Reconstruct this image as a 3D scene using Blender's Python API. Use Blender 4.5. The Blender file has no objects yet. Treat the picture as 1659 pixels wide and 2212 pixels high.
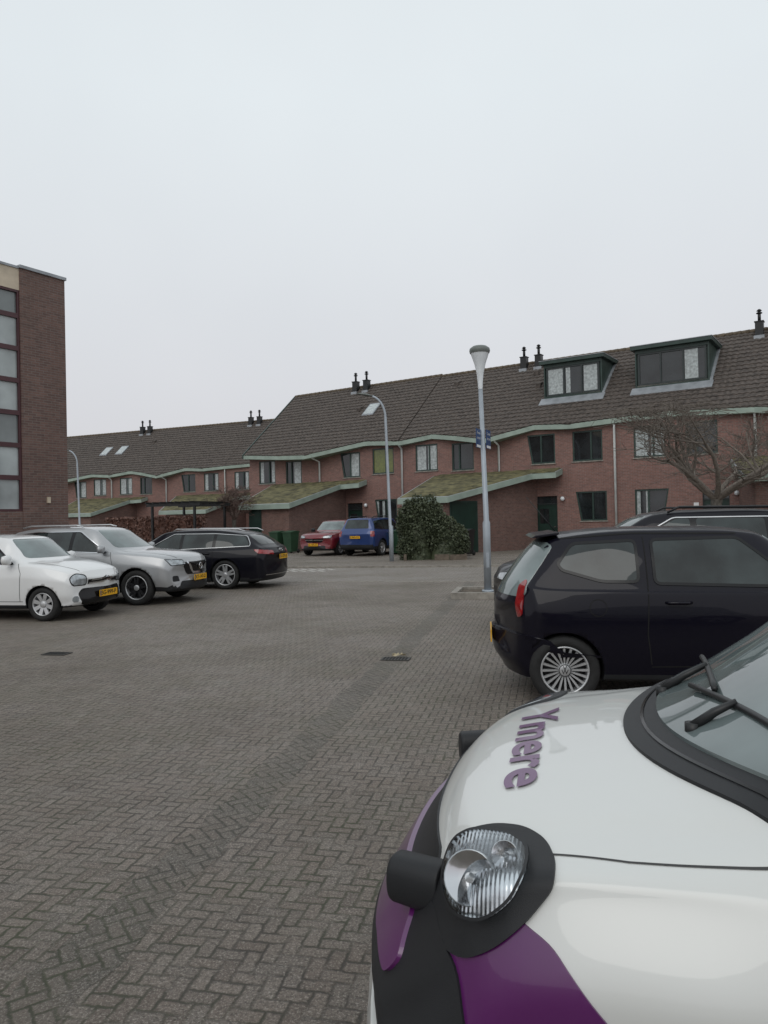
import bpy,bmesh,math,random
from mathutils import Vector,Matrix
from mathutils.bvhtree import BVHTree
RN=random.Random(7)
SC=bpy.context.scene; COL=SC.collection
rad=math.radians
# ---------------------------------------------------------------- materials
def nt(name):
    m=bpy.data.materials.new(name); m.use_nodes=True
    t=m.node_tree; b=t.nodes['Principled BSDF']; return m,t,b
def N(t,typ,**k):
    n=t.nodes.new(typ)
    for a,v in k.items(): setattr(n,a,v)
    return n
def mth(t,op,a,b=None,c=None):
    n=N(t,'ShaderNodeMath',operation=op)
    for i,v in enumerate((a,b,c)):
        if v is None: continue
        if isinstance(v,(int,float)): n.inputs[i].default_value=v
        else: t.links.new(v,n.inputs[i])
    return n.outputs[0]
def mixc(t,f,a,b,mode='MIX'):
    n=N(t,'ShaderNodeMix',data_type='RGBA',blend_type=mode)
    for i,v in ((0,f),(6,a),(7,b)):
        if isinstance(v,(int,float)): n.inputs[i].default_value=v
        elif isinstance(v,tuple): n.inputs[i].default_value=(v[0],v[1],v[2],1)
        else: t.links.new(v,n.inputs[i])
    return n.outputs[2]
def noise(t,scale,vec=None,detail=3,rough=.5):
    n=N(t,'ShaderNodeTexNoise'); n.inputs['Scale'].default_value=scale; n.inputs['Detail'].default_value=detail
    n.inputs['Roughness'].default_value=rough
    if vec is not None: t.links.new(vec,n.inputs['Vector'])
    return n.outputs['Fac']
def ramp(t,f,a,b):
    n=N(t,'ShaderNodeMapRange'); t.links.new(f,n.inputs[0]); n.inputs[1].default_value=a; n.inputs[2].default_value=b
    return n.outputs[0]
def objc(t): return N(t,'ShaderNodeTexCoord').outputs['Object']
def mat(name,col,rough=.6,metal=0,coat=0,var=.15,vs=3,bump=0,bs=40,spec=None,crough=.03):
    m,t,b=nt(name); oc=objc(t)
    n=noise(t,vs,oc,4)
    lo=tuple(c*(1-var) for c in col); hi=tuple(min(1,c*(1+var)) for c in col)
    t.links.new(mixc(t,ramp(t,n,.3,.7),lo,hi),b.inputs['Base Color'])
    b.inputs['Roughness'].default_value=rough; b.inputs['Metallic'].default_value=metal
    b.inputs['Coat Weight'].default_value=coat; b.inputs['Coat Roughness'].default_value=crough
    if spec is not None: b.inputs['Specular IOR Level'].default_value=spec
    if bump:
        bn=N(t,'ShaderNodeBump'); bn.inputs['Strength'].default_value=bump; bn.inputs['Distance'].default_value=.02
        t.links.new(noise(t,bs,oc,4),bn.inputs['Height']); t.links.new(bn.outputs[0],b.inputs['Normal'])
    return m
def brickmat(name,c1,c2,mortar,bw=.22,bh=.065,stain=.3):
    m,t,b=nt(name); oc=objc(t); sp=N(t,'ShaderNodeSeparateXYZ'); t.links.new(oc,sp.inputs[0])
    cb=N(t,'ShaderNodeCombineXYZ'); t.links.new(mth(t,'ADD',sp.outputs[0],sp.outputs[1]),cb.inputs[0]); t.links.new(sp.outputs[2],cb.inputs[1])
    br=N(t,'ShaderNodeTexBrick'); t.links.new(cb.outputs[0],br.inputs['Vector'])
    br.inputs['Scale'].default_value=1; br.inputs['Brick Width'].default_value=bw; br.inputs['Row Height'].default_value=bh
    br.inputs['Mortar Size'].default_value=.007; br.inputs['Mortar Smooth'].default_value=.2; br.inputs['Bias'].default_value=0
    for k,c in (('Color1',c1),('Color2',c2),('Mortar',mortar)): br.inputs[k].default_value=(*c,1)
    n=noise(t,.8,oc,5,.6)
    c=mixc(t,mth(t,'MULTIPLY',ramp(t,n,.4,.75),stain),br.outputs['Color'],(c1[0]*.45,c1[1]*.5,c1[2]*.5))
    n2=noise(t,9,oc,2)
    c=mixc(t,.3,c,mixc(t,ramp(t,n2,.3,.7),(.4,.35,.35),(1,1,1)),'MULTIPLY')
    t.links.new(c,b.inputs['Base Color']); b.inputs['Roughness'].default_value=.9
    bn=N(t,'ShaderNodeBump'); bn.inputs['Strength'].default_value=.5; bn.inputs['Distance'].default_value=.008; bn.invert=True
    t.links.new(br.outputs['Fac'],bn.inputs['Height']); t.links.new(bn.outputs[0],b.inputs['Normal'])
    return m
def paving(name,w,ang,cols,joint,moss=.4,spk=.5,dark=.45):
    m,t,b=nt(name); oc=N(t,'ShaderNodeTexCoord').outputs['Object']
    mp=N(t,'ShaderNodeMapping'); mp.inputs['Rotation'].default_value=(0,0,ang); mp.inputs['Scale'].default_value=(1/w,1/w,1/w)
    t.links.new(oc,mp.inputs[0])
    nz=N(t,'ShaderNodeTexNoise'); nz.inputs['Scale'].default_value=.9; t.links.new(oc,nz.inputs['Vector'])
    va=N(t,'ShaderNodeVectorMath',operation='SCALE'); t.links.new(nz.outputs['Color'],va.inputs[0]); va.inputs['Scale'].default_value=1.0
    vb=N(t,'ShaderNodeVectorMath',operation='ADD'); t.links.new(mp.outputs[0],vb.inputs[0]); t.links.new(va.outputs[0],vb.inputs[1])
    nz3=N(t,'ShaderNodeTexNoise'); nz3.inputs['Scale'].default_value=28; nz3.inputs['Detail'].default_value=4; t.links.new(oc,nz3.inputs['Vector'])
    vc=N(t,'ShaderNodeVectorMath',operation='SCALE'); t.links.new(nz3.outputs['Color'],vc.inputs[0]); vc.inputs['Scale'].default_value=.42
    vd=N(t,'ShaderNodeVectorMath',operation='ADD'); t.links.new(vb.outputs[0],vd.inputs[0]); t.links.new(vc.outputs[0],vd.inputs[1])
    sp=N(t,'ShaderNodeSeparateXYZ'); t.links.new(vd.outputs[0],sp.inputs[0]); x,y=sp.outputs[0],sp.outputs[1]
    i=mth(t,'FLOOR',x); j=mth(t,'FLOOR',y); fx=mth(t,'SUBTRACT',x,i); fy=mth(t,'SUBTRACT',y,j)
    c=mth(t,'FLOORED_MODULO',mth(t,'SUBTRACT',i,j),4)
    def eq(v): return mth(t,'COMPARE',c,v,.3)
    e0,e1,e2,e3=eq(0),eq(1),eq(2),eq(3)
    dl=mth(t,'ADD',fx,e1); dr=mth(t,'ADD',mth(t,'SUBTRACT',1,fx),e0)
    db=mth(t,'ADD',fy,e2); dt=mth(t,'ADD',mth(t,'SUBTRACT',1,fy),e3)
    d=mth(t,'MINIMUM',mth(t,'MINIMUM',dl,dr),mth(t,'MINIMUM',db,dt))
    cb=N(t,'ShaderNodeCombineXYZ'); t.links.new(mth(t,'SUBTRACT',i,e1),cb.inputs[0]); t.links.new(mth(t,'SUBTRACT',j,e2),cb.inputs[1])
    wn=N(t,'ShaderNodeTexWhiteNoise'); t.links.new(cb.outputs[0],wn.inputs[0])
    cr=N(t,'ShaderNodeValToRGB'); cr.color_ramp.interpolation='LINEAR'
    while len(cr.color_ramp.elements)<len(cols): cr.color_ramp.elements.new(.5)
    for k,cc in enumerate(cols):
        cr.color_ramp.elements[k].position=k/(len(cols)-1); cr.color_ramp.elements[k].color=(*cc,1)
    t.links.new(wn.outputs['Value'],cr.inputs[0])
    col=cr.outputs[0]
    sp1=ramp(t,noise(t,110,oc,2,.8),.53,.6)
    col=mixc(t,mth(t,'MULTIPLY',sp1,spk),col,(.56,.52,.46))
    sp2=ramp(t,noise(t,60,oc,5,.8),.51,.4)
    col=mixc(t,mth(t,'MULTIPLY',sp2,.72),col,(.055,.047,.039))
    med=ramp(t,noise(t,3.5,oc,5,.65),.4,.7)
    col=mixc(t,mth(t,'MULTIPLY',med,.35),col,(.26,.205,.165))
    big=ramp(t,noise(t,.45,oc,6,.6),.42,.68)
    col=mixc(t,mth(t,'MULTIPLY',big,dark),col,(.115,.103,.08))
    jn=ramp(t,d,.16,.05)
    jn2=mth(t,'MULTIPLY',jn,ramp(t,noise(t,7,oc,4),.3,.56))
    jc=mixc(t,ramp(t,noise(t,1.2,oc,4),.42,.6),joint,(.058,.066,.034))
    col=mixc(t,mth(t,'MULTIPLY',jn2,.88),col,jc)
    t.links.new(col,b.inputs['Base Color'])
    t.links.new(mixc(t,big,(.56,.56,.56),(.85,.85,.85)),b.inputs['Roughness'])
    h=mth(t,'ADD',mth(t,'MULTIPLY',ramp(t,d,.0,.16),1.0),mth(t,'MULTIPLY',noise(t,85,oc,5,.8),2.0))
    h=mth(t,'ADD',h,mth(t,'MULTIPLY',wn.outputs['Value'],.5))
    bn=N(t,'ShaderNodeBump'); bn.inputs['Strength'].default_value=.95; bn.inputs['Distance'].default_value=.008
    t.links.new(h,bn.inputs['Height']); t.links.new(bn.outputs[0],b.inputs['Normal'])
    return m
def leafmat(name,c1,c2,c3,sc=6):
    m,t,b=nt(name); oc=objc(t)
    col=mixc(t,ramp(t,noise(t,sc,oc,3),.35,.65),c1,c2)
    col=mixc(t,mth(t,'MULTIPLY',ramp(t,noise(t,45,oc,1),.5,.6),.6),col,c3)
    t.links.new(col,b.inputs['Base Color']); b.inputs['Roughness'].default_value=.6
    return m
M={}
M['brick']=brickmat('red_brick',(.3,.155,.128),(.21,.115,.098),(.27,.24,.22))
M['brickd']=brickmat('brown_brick',(.2,.12,.1),(.135,.085,.074),(.2,.175,.158),stain=.4)
M['brick2']=brickmat('shed_brick',(.235,.125,.102),(.155,.088,.074),(.21,.185,.167),stain=.5)
cb=[(.17,.138,.115),(.222,.182,.153),(.245,.207,.176),(.196,.168,.145),(.265,.228,.195)]
M['pave']=paving('herringbone_paving',.062,rad(12),cb,(.062,.054,.045),spk=.6,dark=.38)
M['road']=paving('road_paving',.075,rad(-33),[(.25,.22,.2),(.3,.27,.245),(.27,.235,.21),(.32,.29,.265)],(.13,.12,.11),spk=.3,dark=.25)
M['gutter']=paving('gutter_paving',.062,rad(57),[(.125,.108,.09),(.155,.136,.115),(.172,.152,.13),(.14,.124,.105)],(.05,.047,.036),spk=.5,dark=.3)
M['tile']=mat('roof_tile',(.076,.062,.053),.78,var=.5,vs=7,bump=.3,bs=60)
M['ridge']=mat('ridge_tile',(.115,.09,.062),.85,var=.4,vs=5)
M['fascia']=mat('pale_green_fascia',(.29,.36,.31),.6,var=.15,vs=2)
M['dgreen']=mat('dark_green_trim',(.026,.05,.042),.4,var=.2)
M['dgrey']=mat('dark_frame',(.025,.034,.034),.4,var=.2)
M['wglass']=mat('window_glass',(.018,.022,.024),.04,var=.5,vs=1.2,spec=.8)
M['curtain']=mat('curtain_behind_glass',(.36,.4,.4),.5,var=.35,vs=9,coat=1)
M['ycurtain']=mat('olive_curtain',(.12,.14,.02),.5,var=.3,vs=9,coat=1)
M['lead']=mat('lead_flashing',(.3,.32,.34),.5,metal=.3,var=.2)
M['pipe']=mat('pale_downpipe',(.62,.65,.64),.5)
M['black']=mat('black_metal',(.012,.013,.014),.45)
M['iron']=mat('cast_iron',(.045,.042,.038),.6,var=.3,vs=20)
M['moss']=mat('moss_roof',(.105,.095,.045),.95,var=.65,vs=2.5,bump=1,bs=14)
M['dpaint']=mat('dark_green_door',(.012,.033,.025),.35)
M['cream']=mat('cream_panel',(.55,.47,.36),.6)
M['maroon']=mat('maroon_frame',(.06,.018,.022),.4)
M['bglass']=mat('building_glass',(.34,.38,.38),.1,var=.45,vs=.7,coat=.6)
M['bglassd']=mat('building_glass_dark',(.14,.16,.16),.06,var=.5,vs=.7,coat=.6)
M['concrete']=mat('concrete_kerb',(.27,.25,.22),.85,var=.3,vs=8,bump=.4)
M['soil']=mat('soil',(.1,.08,.06),.95,var=.5,vs=8,bump=1)
M['white_mark']=mat('road_marking',(.5,.48,.45),.8,var=.4,vs=12)
M['galv']=mat('galvanised_steel',(.36,.4,.44),.5,metal=.3,var=.12)
M['lampgrey']=mat('lamp_housing',(.13,.145,.135),.45)
M['lampglass']=mat('lamp_diffuser',(.75,.79,.82),.12,var=.1,coat=1)
M['blue']=mat('blue_sign',(.015,.05,.15),.4)
M['white']=mat('white_enamel',(.75,.75,.75),.4,var=.03)
M['bark']=mat('bark',(.11,.1,.085),.9,var=.4,vs=14,bump=.7)
M['twig']=mat('twigs',(.15,.128,.108),.9,var=.3,vs=14)
M['twigr']=mat('reddish_twigs',(.13,.09,.075),.9,var=.4,vs=14)
M['ivy']=leafmat('ivy_leaves',(.035,.05,.026),(.065,.085,.042),(.13,.14,.085))
M['beech']=leafmat('brown_beech_leaves',(.15,.07,.05),(.09,.045,.035),(.2,.11,.08))
M['wood']=mat('weathered_wood',(.13,.105,.08),.9,var=.3,vs=10)
M['bin']=mat('green_bin_plastic',(.02,.06,.03),.5)
M['rubber']=mat('tyre_rubber',(.014,.014,.014),.8,var=.3,vs=20)
M['plastic']=mat('black_plastic',(.016,.017,.019),.5,var=.12,bump=.12,bs=500,spec=.35)
M['gloss']=mat('gloss_black',(.008,.008,.009),.15,spec=.35)
M['alloy']=mat('alloy_rim',(.55,.56,.57),.3,metal=.6,var=.08)
M['alloyd']=mat('dark_rim',(.02,.02,.022),.4,metal=.2)
M['chrome']=mat('chrome',(.6,.61,.63),.15,metal=1,var=.03)
M['carglass']=mat('car_glass',(.022,.03,.03),.02,var=.8,vs=2.2,spec=.6)
M['wind']=mat('windscreen_glass',(.15,.185,.185),.03,var=.45,vs=1.6,spec=.8)  # pale mottled base colour paints in light seen through the glass and sky reflection
M['yellow']=mat('plate_yellow',(.8,.42,.015),.4,var=.03)
M['txt']=mat('plate_text',(.01,.01,.01),.5)
M['red']=mat('taillight_red',(.25,.008,.01),.1,coat=1,var=.3,vs=20)
M['lens']=mat('headlight_lens',(.34,.37,.39),.08,metal=.35,var=.4,vs=14,coat=1)
M['seam']=mat('panel_gap',(.006,.006,.006),.9)
M['softseam']=mat('bonnet_gap',(.05,.05,.05),.9)
M['purple']=mat('purple_wrap',(.095,.011,.105),.28,coat=.7,var=.1,vs=2)
M['ptext']=mat('purple_lettering',(.115,.035,.125),.35,coat=.5,var=.05)
M['leaf']=mat('dead_leaf',(.42,.36,.24),.8)
def reflector():
    m,t,b=nt('headlight_reflector'); oc=objc(t)
    b.inputs['Metallic'].default_value=1; b.inputs['Roughness'].default_value=.22; b.inputs['Base Color'].default_value=(.78,.8,.82,1)
    wv=N(t,'ShaderNodeTexWave'); wv.bands_direction='X'; wv.inputs['Scale'].default_value=34; t.links.new(oc,wv.inputs[0])
    bn=N(t,'ShaderNodeBump'); bn.inputs['Strength'].default_value=.25; bn.inputs['Distance'].default_value=.004
    t.links.new(wv.outputs['Fac'],bn.inputs['Height']); t.links.new(bn.outputs[0],b.inputs['Normal'])
    return m
M['reflector']=reflector()
def clearcover():
    m,t,b=nt('clear_lamp_cover'); t.nodes.remove(b); o=t.nodes['Material Output']
    tr=N(t,'ShaderNodeBsdfTransparent'); tr.inputs[0].default_value=(.93,.95,.96,1)
    gl=N(t,'ShaderNodeBsdfGlossy'); gl.inputs['Roughness'].default_value=.03
    fr=N(t,'ShaderNodeFresnel'); fr.inputs[0].default_value=1.5; mx=N(t,'ShaderNodeMixShader')
    t.links.new(fr.outputs[0],mx.inputs[0]); t.links.new(tr.outputs[0],mx.inputs[1]); t.links.new(gl.outputs[0],mx.inputs[2]); t.links.new(mx.outputs[0],o.inputs[0])
    return m
M['cover']=clearcover()
def paint(name,c,metal=0,rough=.35,dark=False):
    return mat(name,c,rough,metal=metal,coat=.4 if dark else .9,var=.04,vs=1.5,spec=.08 if dark else .5,crough=.02)
# ---------------------------------------------------------------- mesh builder
class MB:
    def __init__(s): s.v=[];s.f=[];s.m=[];s.sm=[]
    def add(s,v,f,mi=0,sm=False):
        o=len(s.v); s.v+= [tuple(p) for p in v]
        for q in f: s.f.append([i+o for i in q]); s.m.append(mi); s.sm.append(sm)
    def box(s,x0,x1,y0,y1,z0,z1,mi=0,M_=None):
        v=[(x,y,z) for x in(x0,x1) for y in(y0,y1) for z in(z0,z1)]
        if M_ is not None: v=[M_@Vector(p) for p in v]
        s.add(v,[(0,1,3,2),(4,6,7,5),(0,4,5,1),(2,3,7,6),(0,2,6,4),(1,5,7,3)],mi)
    def prism(s,poly,z0,z1,mi=0,ax='z'):
        n=len(poly)
        if ax=='z': v=[(x,y,z0) for x,y in poly]+[(x,y,z1) for x,y in poly]
        if ax=='y': v=[(x,z0,y) for x,y in poly]+[(x,z1,y) for x,y in poly]
        if ax=='x': v=[(z0,x,y) for x,y in poly]+[(z1,x,y) for x,y in poly]
        s.add(v,[list(range(n))[::-1],list(range(n,2*n))]+[(i,(i+1)%n,(i+1)%n+n,i+n) for i in range(n)],mi)
    def tube(s,pts,rs,n=8,mi=0,cap=True):
        pts=[Vector(p) for p in pts]; v=[];f=[]
        for k,p in enumerate(pts):
            a=pts[max(0,k-1)];b=pts[min(len(pts)-1,k+1)]; d=(b-a).normalized()
            u=d.cross(Vector((0,0,1)));
            if u.length<.05: u=d.cross(Vector((1,0,0)))
            u.normalize(); w=d.cross(u)
            r=rs[k] if isinstance(rs,(list,tuple)) else rs
            for i in range(n):
                t=2*math.pi*i/n; v.append(p+u*r*math.cos(t)+w*r*math.sin(t))
        for k in range(len(pts)-1):
            for i in range(n): f.append((k*n+i,k*n+(i+1)%n,(k+1)*n+(i+1)%n,(k+1)*n+i))
        if cap: f.append(list(range(n))[::-1]); f.append([(len(pts)-1)*n+i for i in range(n)])
        s.add(v,f,mi,True)
    def lathe(s,prof,n=32,mi=0,ax='z',c=(0,0,0)):
        v=[];f=[]
        for r,h in prof:
            for i in range(n):
                t=2*math.pi*i/n; a,b=r*math.cos(t),r*math.sin(t)
                v.append((a+c[0],b+c[1],h+c[2]) if ax=='z' else (a+c[0],h+c[1],b+c[2]))
        for k in range(len(prof)-1):
            for i in range(n): f.append((k*n+i,k*n+(i+1)%n,(k+1)*n+(i+1)%n,(k+1)*n+i))
        s.add(v,f,mi,True)
    def mesh(s,name,mats):
        me=bpy.data.meshes.new(name); me.from_pydata(s.v,[],s.f)
        for m in mats: me.materials.append(m)
        me.polygons.foreach_set('material_index',s.m); me.polygons.foreach_set('use_smooth',s.sm); me.update()
        bm=bmesh.new(); bm.from_mesh(me); bmesh.ops.recalc_face_normals(bm,faces=bm.faces); bm.to_mesh(me); bm.free()
        return me
    def obj(s,name,mats,parent=None,loc=(0,0,0),rot=0):
        return OB(name,s.mesh(name,mats),parent,loc,rot)
def OB(name,me,parent=None,loc=(0,0,0),rot=0):
    o=bpy.data.objects.new(name,me); COL.objects.link(o); o.location=loc; o.rotation_euler=(0,0,rot)
    if parent: o.parent=parent
    return o
def top(o,label,cat,group=None):
    o['label']=label; o['category']=cat
    if group: o['group']=group
    return o
def empty(name,loc,rot=0):
    o=bpy.data.objects.new(name,None); COL.objects.link(o); o.location=loc; o.rotation_euler=(0,0,rot); o.empty_display_size=.2; return o
def bevel(o,w=.02,seg=2):
    b=o.modifiers.new('b','BEVEL'); b.width=w; b.segments=seg; b.limit_method='ANGLE'; return o
def textdata(s,size,offset=0):
    c=bpy.data.curves.new('t','FONT'); c.body=s; c.size=size; c.align_x='CENTER'; c.align_y='CENTER'; c.offset=offset
    o=bpy.data.objects.new('t',c); COL.objects.link(o); bpy.context.view_layer.update()
    me=bpy.data.meshes.new_from_object(o.evaluated_get(bpy.context.evaluated_depsgraph_get()))
    v=[tuple(p.co) for p in me.vertices]; f=[list(p.vertices) for p in me.polygons]
    bpy.data.objects.remove(o); bpy.data.curves.remove(c); bpy.data.meshes.remove(me); return v,f
# ---------------------------------------------------------------- world, light, camera
w=bpy.data.worlds.new('World'); SC.world=w; w.use_nodes=True; t=w.node_tree
bg=t.nodes['Background']
sky=N(t,'ShaderNodeTexSky'); sky.sky_type='NISHITA'; sky.sun_disc=False; sky.sun_elevation=rad(38); sky.sun_rotation=rad(200); sky.dust_density=5
tc=N(t,'ShaderNodeTexCoord'); sp=N(t,'ShaderNodeSeparateXYZ'); t.links.new(tc.outputs['Generated'],sp.inputs[0])
g=ramp(t,sp.outputs[2],-.02,.5)
grey=mixc(t,g,(6.5,6.38,6.72),(7.65,8.2,8.55))
cl=ramp(t,noise(t,1.6,tc.outputs['Generated'],4,.55),.3,.75)
grey=mixc(t,cl,grey,mixc(t,1,grey,(1.08,1.075,1.065),'MULTIPLY'))
fin=mixc(t,.94,sky.outputs[0],grey)
t.links.new(fin,bg.inputs[0]); bg.inputs[1].default_value=.1
ld=bpy.data.lights.new('sun','SUN'); ld.energy=.6; ld.angle=rad(40); ld.color=(1,.97,.93)
lo=bpy.data.objects.new('sun',ld); COL.objects.link(lo); lo.rotation_euler=(rad(48),0,rad(-20))
cd=bpy.data.cameras.new('camera'); cam=bpy.data.objects.new('camera',cd); COL.objects.link(cam); SC.camera=cam
cd.sensor_fit='VERTICAL'; cd.sensor_height=32; cd.lens=32*1580/2212; cd.clip_end=2000; cd.clip_start=.05
cam.matrix_world=Matrix.Translation((0,0,1.6))@Matrix.Rotation(math.pi/2+math.atan(14/1580),4,'X')@Matrix.Rotation(-.021,4,'Z')
SC.view_settings.view_transform='Standard'; SC.view_settings.look='None'; SC.view_settings.exposure=0
# ---------------------------------------------------------------- ground
def sheet(name,poly,z,m):
    b=MB(); b.add([(x,y,z) for x,y in poly],[list(range(len(poly)))],0); o=b.obj(name,[m]); o['kind']='structure'; return o
sheet('ground',[(-300,-60),(300,-60),(300,500),(-300,500)],0,M['pave'])
A=rad(12); ux=Vector((math.cos(A),-math.sin(A))); uy=Vector((math.sin(A),math.cos(A)))
def G(a,b): p=ux*a+uy*b; return (p.x,p.y)
sheet('road',[G(-40,18.2),G(40,18.2),G(40,23.2),G(-40,23.2)],.004,M['road'])
gl=[];gr=[]
for k in range(120):
    b_=.5+k*17.4/119; gl.append(G(-.18-1.62+RN.uniform(-.03,.03),b_)); gr.append(G(.08-1.62+RN.uniform(-.03,.03),b_))
sheet('gutter',gl+gr[::-1],.0012,M['gutter'])
def kerb(a0,a1,b,h=.05):
    k=MB(); n=int((a1-a0)/1.0)
    for i in range(n):
        p=G(a0+(i+.5)*(a1-a0)/n,b); mm=Matrix.Translation((p[0],p[1],0))@Matrix.Rotation(-A,4,'Z')
        L=(a1-a0)/n/2-.006
        k.box(-L,L,-.06,.06,-.05,h+RN.uniform(-.003,.003),0,mm)
    o=k.obj('kerb',[M['concrete']]); o['kind']='structure'
kerb(-30,30,18.1,.012); kerb(-30,30,23.35,.06)
mk=MB()
for i in range(9):
    for s in (0,1):
        p=G(-9.1+i*.3+s*.1,21.9+s*.7); mm=Matrix.Translation((p[0],p[1],0))@Matrix.Rotation(-A+.7,4,'Z')
        mk.box(-.06,.06,-.26,.26,.005,.009,0,mm)
o=mk.obj('road_marking',[M['white_mark']]); o['kind']='structure'
bed=MB(); P0=Vector((2.35,14.75,0)); mm=Matrix.Translation(P0)@Matrix.Rotation(-A,4,'Z')
bed.box(-.85,3.0,-.65,-.53,-.02,.12,0,mm); bed.box(-.85,3.0,.53,.65,-.02,.12,0,mm); bed.box(-.97,-.852,-.65,.65,-.02,.12,0,mm)
bed.box(-.85,3.0,-.528,.528,-.02,.07,1,mm)
o=bed.obj('pavement',[M['concrete'],M['soil']]); o['kind']='structure'
def drain(p,rot,leaf=False):
    d=MB(); d.box(-.16,.16,-.09,.09,.0,.008,0)
    for i in range(8): d.box(-.14+i*.036,-.12+i*.036,-.07,.07,.008,.011,1)
    o=d.obj('drain_cover',[M['iron'],M['seam']],None,(p[0],p[1],.004),rot); top(o,'cast iron drain grate set in the brick paving','drain cover','drain grates')
drain((.1,8.3),-A); drain((-4.1,9.1),-A)
l=MB()
for k in range(12):
    a=RN.uniform(0,6.3); x,y=.13+RN.uniform(-.07,.07),8.44+RN.uniform(-.04,.04); s=.035
    l.add([(x+s*math.cos(a),y+s*math.sin(a),.03),(x-s*math.sin(a)*.6,y+s*.6*math.cos(a),.05),(x-s*math.cos(a),y-s*math.sin(a),.025),(x+s*math.sin(a)*.6,y-s*.6*math.cos(a),.02)],[(0,1,2,3)])
o=l.obj('leaf_litter',[M['leaf']]); top(o,'pile of dry yellow leaves lying on a drain grate','leaves'); o['kind']='stuff'
l=MB()
for k in range(160):
    x,y=RN.uniform(-6,4),RN.uniform(1.6,14); a=RN.uniform(0,6.3); s=RN.uniform(.006,.018)
    l.add([(x+s*math.cos(a),y+s*math.sin(a),.006),(x-s*math.sin(a)*.6,y+s*.6*math.cos(a),.009),(x-s*math.cos(a),y-s*math.sin(a),.006),(x+s*math.sin(a)*.6,y-s*.6*math.cos(a),.012)],[(0,1,2,3)])
o=l.obj('leaf_litter',[M['twig']]); top(o,'small scattered leaf fragments on the brick paving','leaves'); o['kind']='stuff'
# ---------------------------------------------------------------- houses
EK=[(0,5.62),(3.2,5.36),(5.3,5.26),(9.15,5.81),(11.3,5.66),(13.35,5.92),(14.8,5.7),(16.6,5.37),(19,5.9),(20.8,5.77),(22.8,5.87),(25.2,5.95),(28.6,5.76),(31,5.4),(34.5,5.8)]
def eave(s,off=0):
    s=s+off
    for (a,za),(b,zb) in zip(EK,EK[1:]):
        if a<=s<=b: return za+(zb-za)*(s-a)/(b-a)
    return EK[0][1] if s<0 else EK[-1][1]
SL=.854
def weave(z,zr): return 4.5-(zr-z)/SL
def window(name,parent,x0,x1,z0,z1,sl=0,sr=0,mull=(.5,),cur=(),y=.05,fm='dgreen',fw=.07,gl='wglass'):
    b=MB(); out=[(x0+sl,z0),(x1-sr,z0),(x1,z1),(x0,z1)]; f=fw
    inn=[(x0+sl+f,z0+f),(x1-sr-f,z0+f),(x1-f,z1-f),(x0+f,z1-f)]
    v=[(p[0],y-.02,p[1]) for p in out]+[(p[0],y-.02,p[1]) for p in inn]+[(p[0],y+.05,p[1]) for p in inn]
    b.add(v,[(i,(i+1)%4,4+(i+1)%4,4+i) for i in range(4)]+[(4+i,4+(i+1)%4,8+(i+1)%4,8+i) for i in range(4)],0)
    b.add([(p[0],y+.03,p[1]) for p in inn],[(0,1,2,3)],1)
    for m in mull:
        xm=x0+(x1-x0)*m+ (sl if sl and m<.5 else 0); b.box(xm-.035,xm+.035,y-.03,y+.025,z0+f*.5,z1-f*.5,0)
    for c0,c1 in cur:
        a=x0+f+(x1-x0-2*f)*c0; c=x0+f+(x1-x0-2*f)*c1
        n=max(2,int((c-a)/.07)); vv=[];ff=[]
        for i in range(n+1):
            xx=a+(c-a)*i/n; dy=.006*(i%2)
            vv+=[(xx,y+.02+dy,z0+f),(xx,y+.02+dy,z1-f)]
        for i in range(n): ff.append((2*i,2*i+2,2*i+3,2*i+1))
        b.add(vv,ff,2)
    b.box(x0+sl-.04,x1-sr+.04,-.05,y,z0-.05,z0-.003,3)
    o=b.obj(name,[M[fm],M[gl],M['curtain'] if cur!=((0,.99),) else M['ycurtain'],M['concrete']],parent); return o
def facade(b,x0,x1,z0,z1,ops,mi=0):
    xs=sorted({x0,x1}|{o[0] for o in ops}|{o[1] for o in ops}); zs=sorted({z0,z1}|{o[2] for o in ops}|{o[3] for o in ops})
    for i in range(len(xs)-1):
        for j in range(len(zs)-1):
            cx=(xs[i]+xs[i+1])/2; cz=(zs[j]+zs[j+1])/2
            if any(o[0]<cx<o[1] and o[2]<cz<o[3] for o in ops): continue
            b.add([(xs[i],0,zs[j]),(xs[i+1],0,zs[j]),(xs[i+1],0,zs[j+1]),(xs[i],0,zs[j+1])],[(0,1,2,3)],mi)
    for o in ops:
        a,c,d,e=o[:4]
        b.add([(a,0,d),(c,0,d),(c,0,e),(a,0,e),(a,.3,d),(c,.3,d),(c,.3,e),(a,.3,e)],[(0,1,5,4),(1,2,6,5),(2,3,7,6),(3,0,4,7)],mi)
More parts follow.
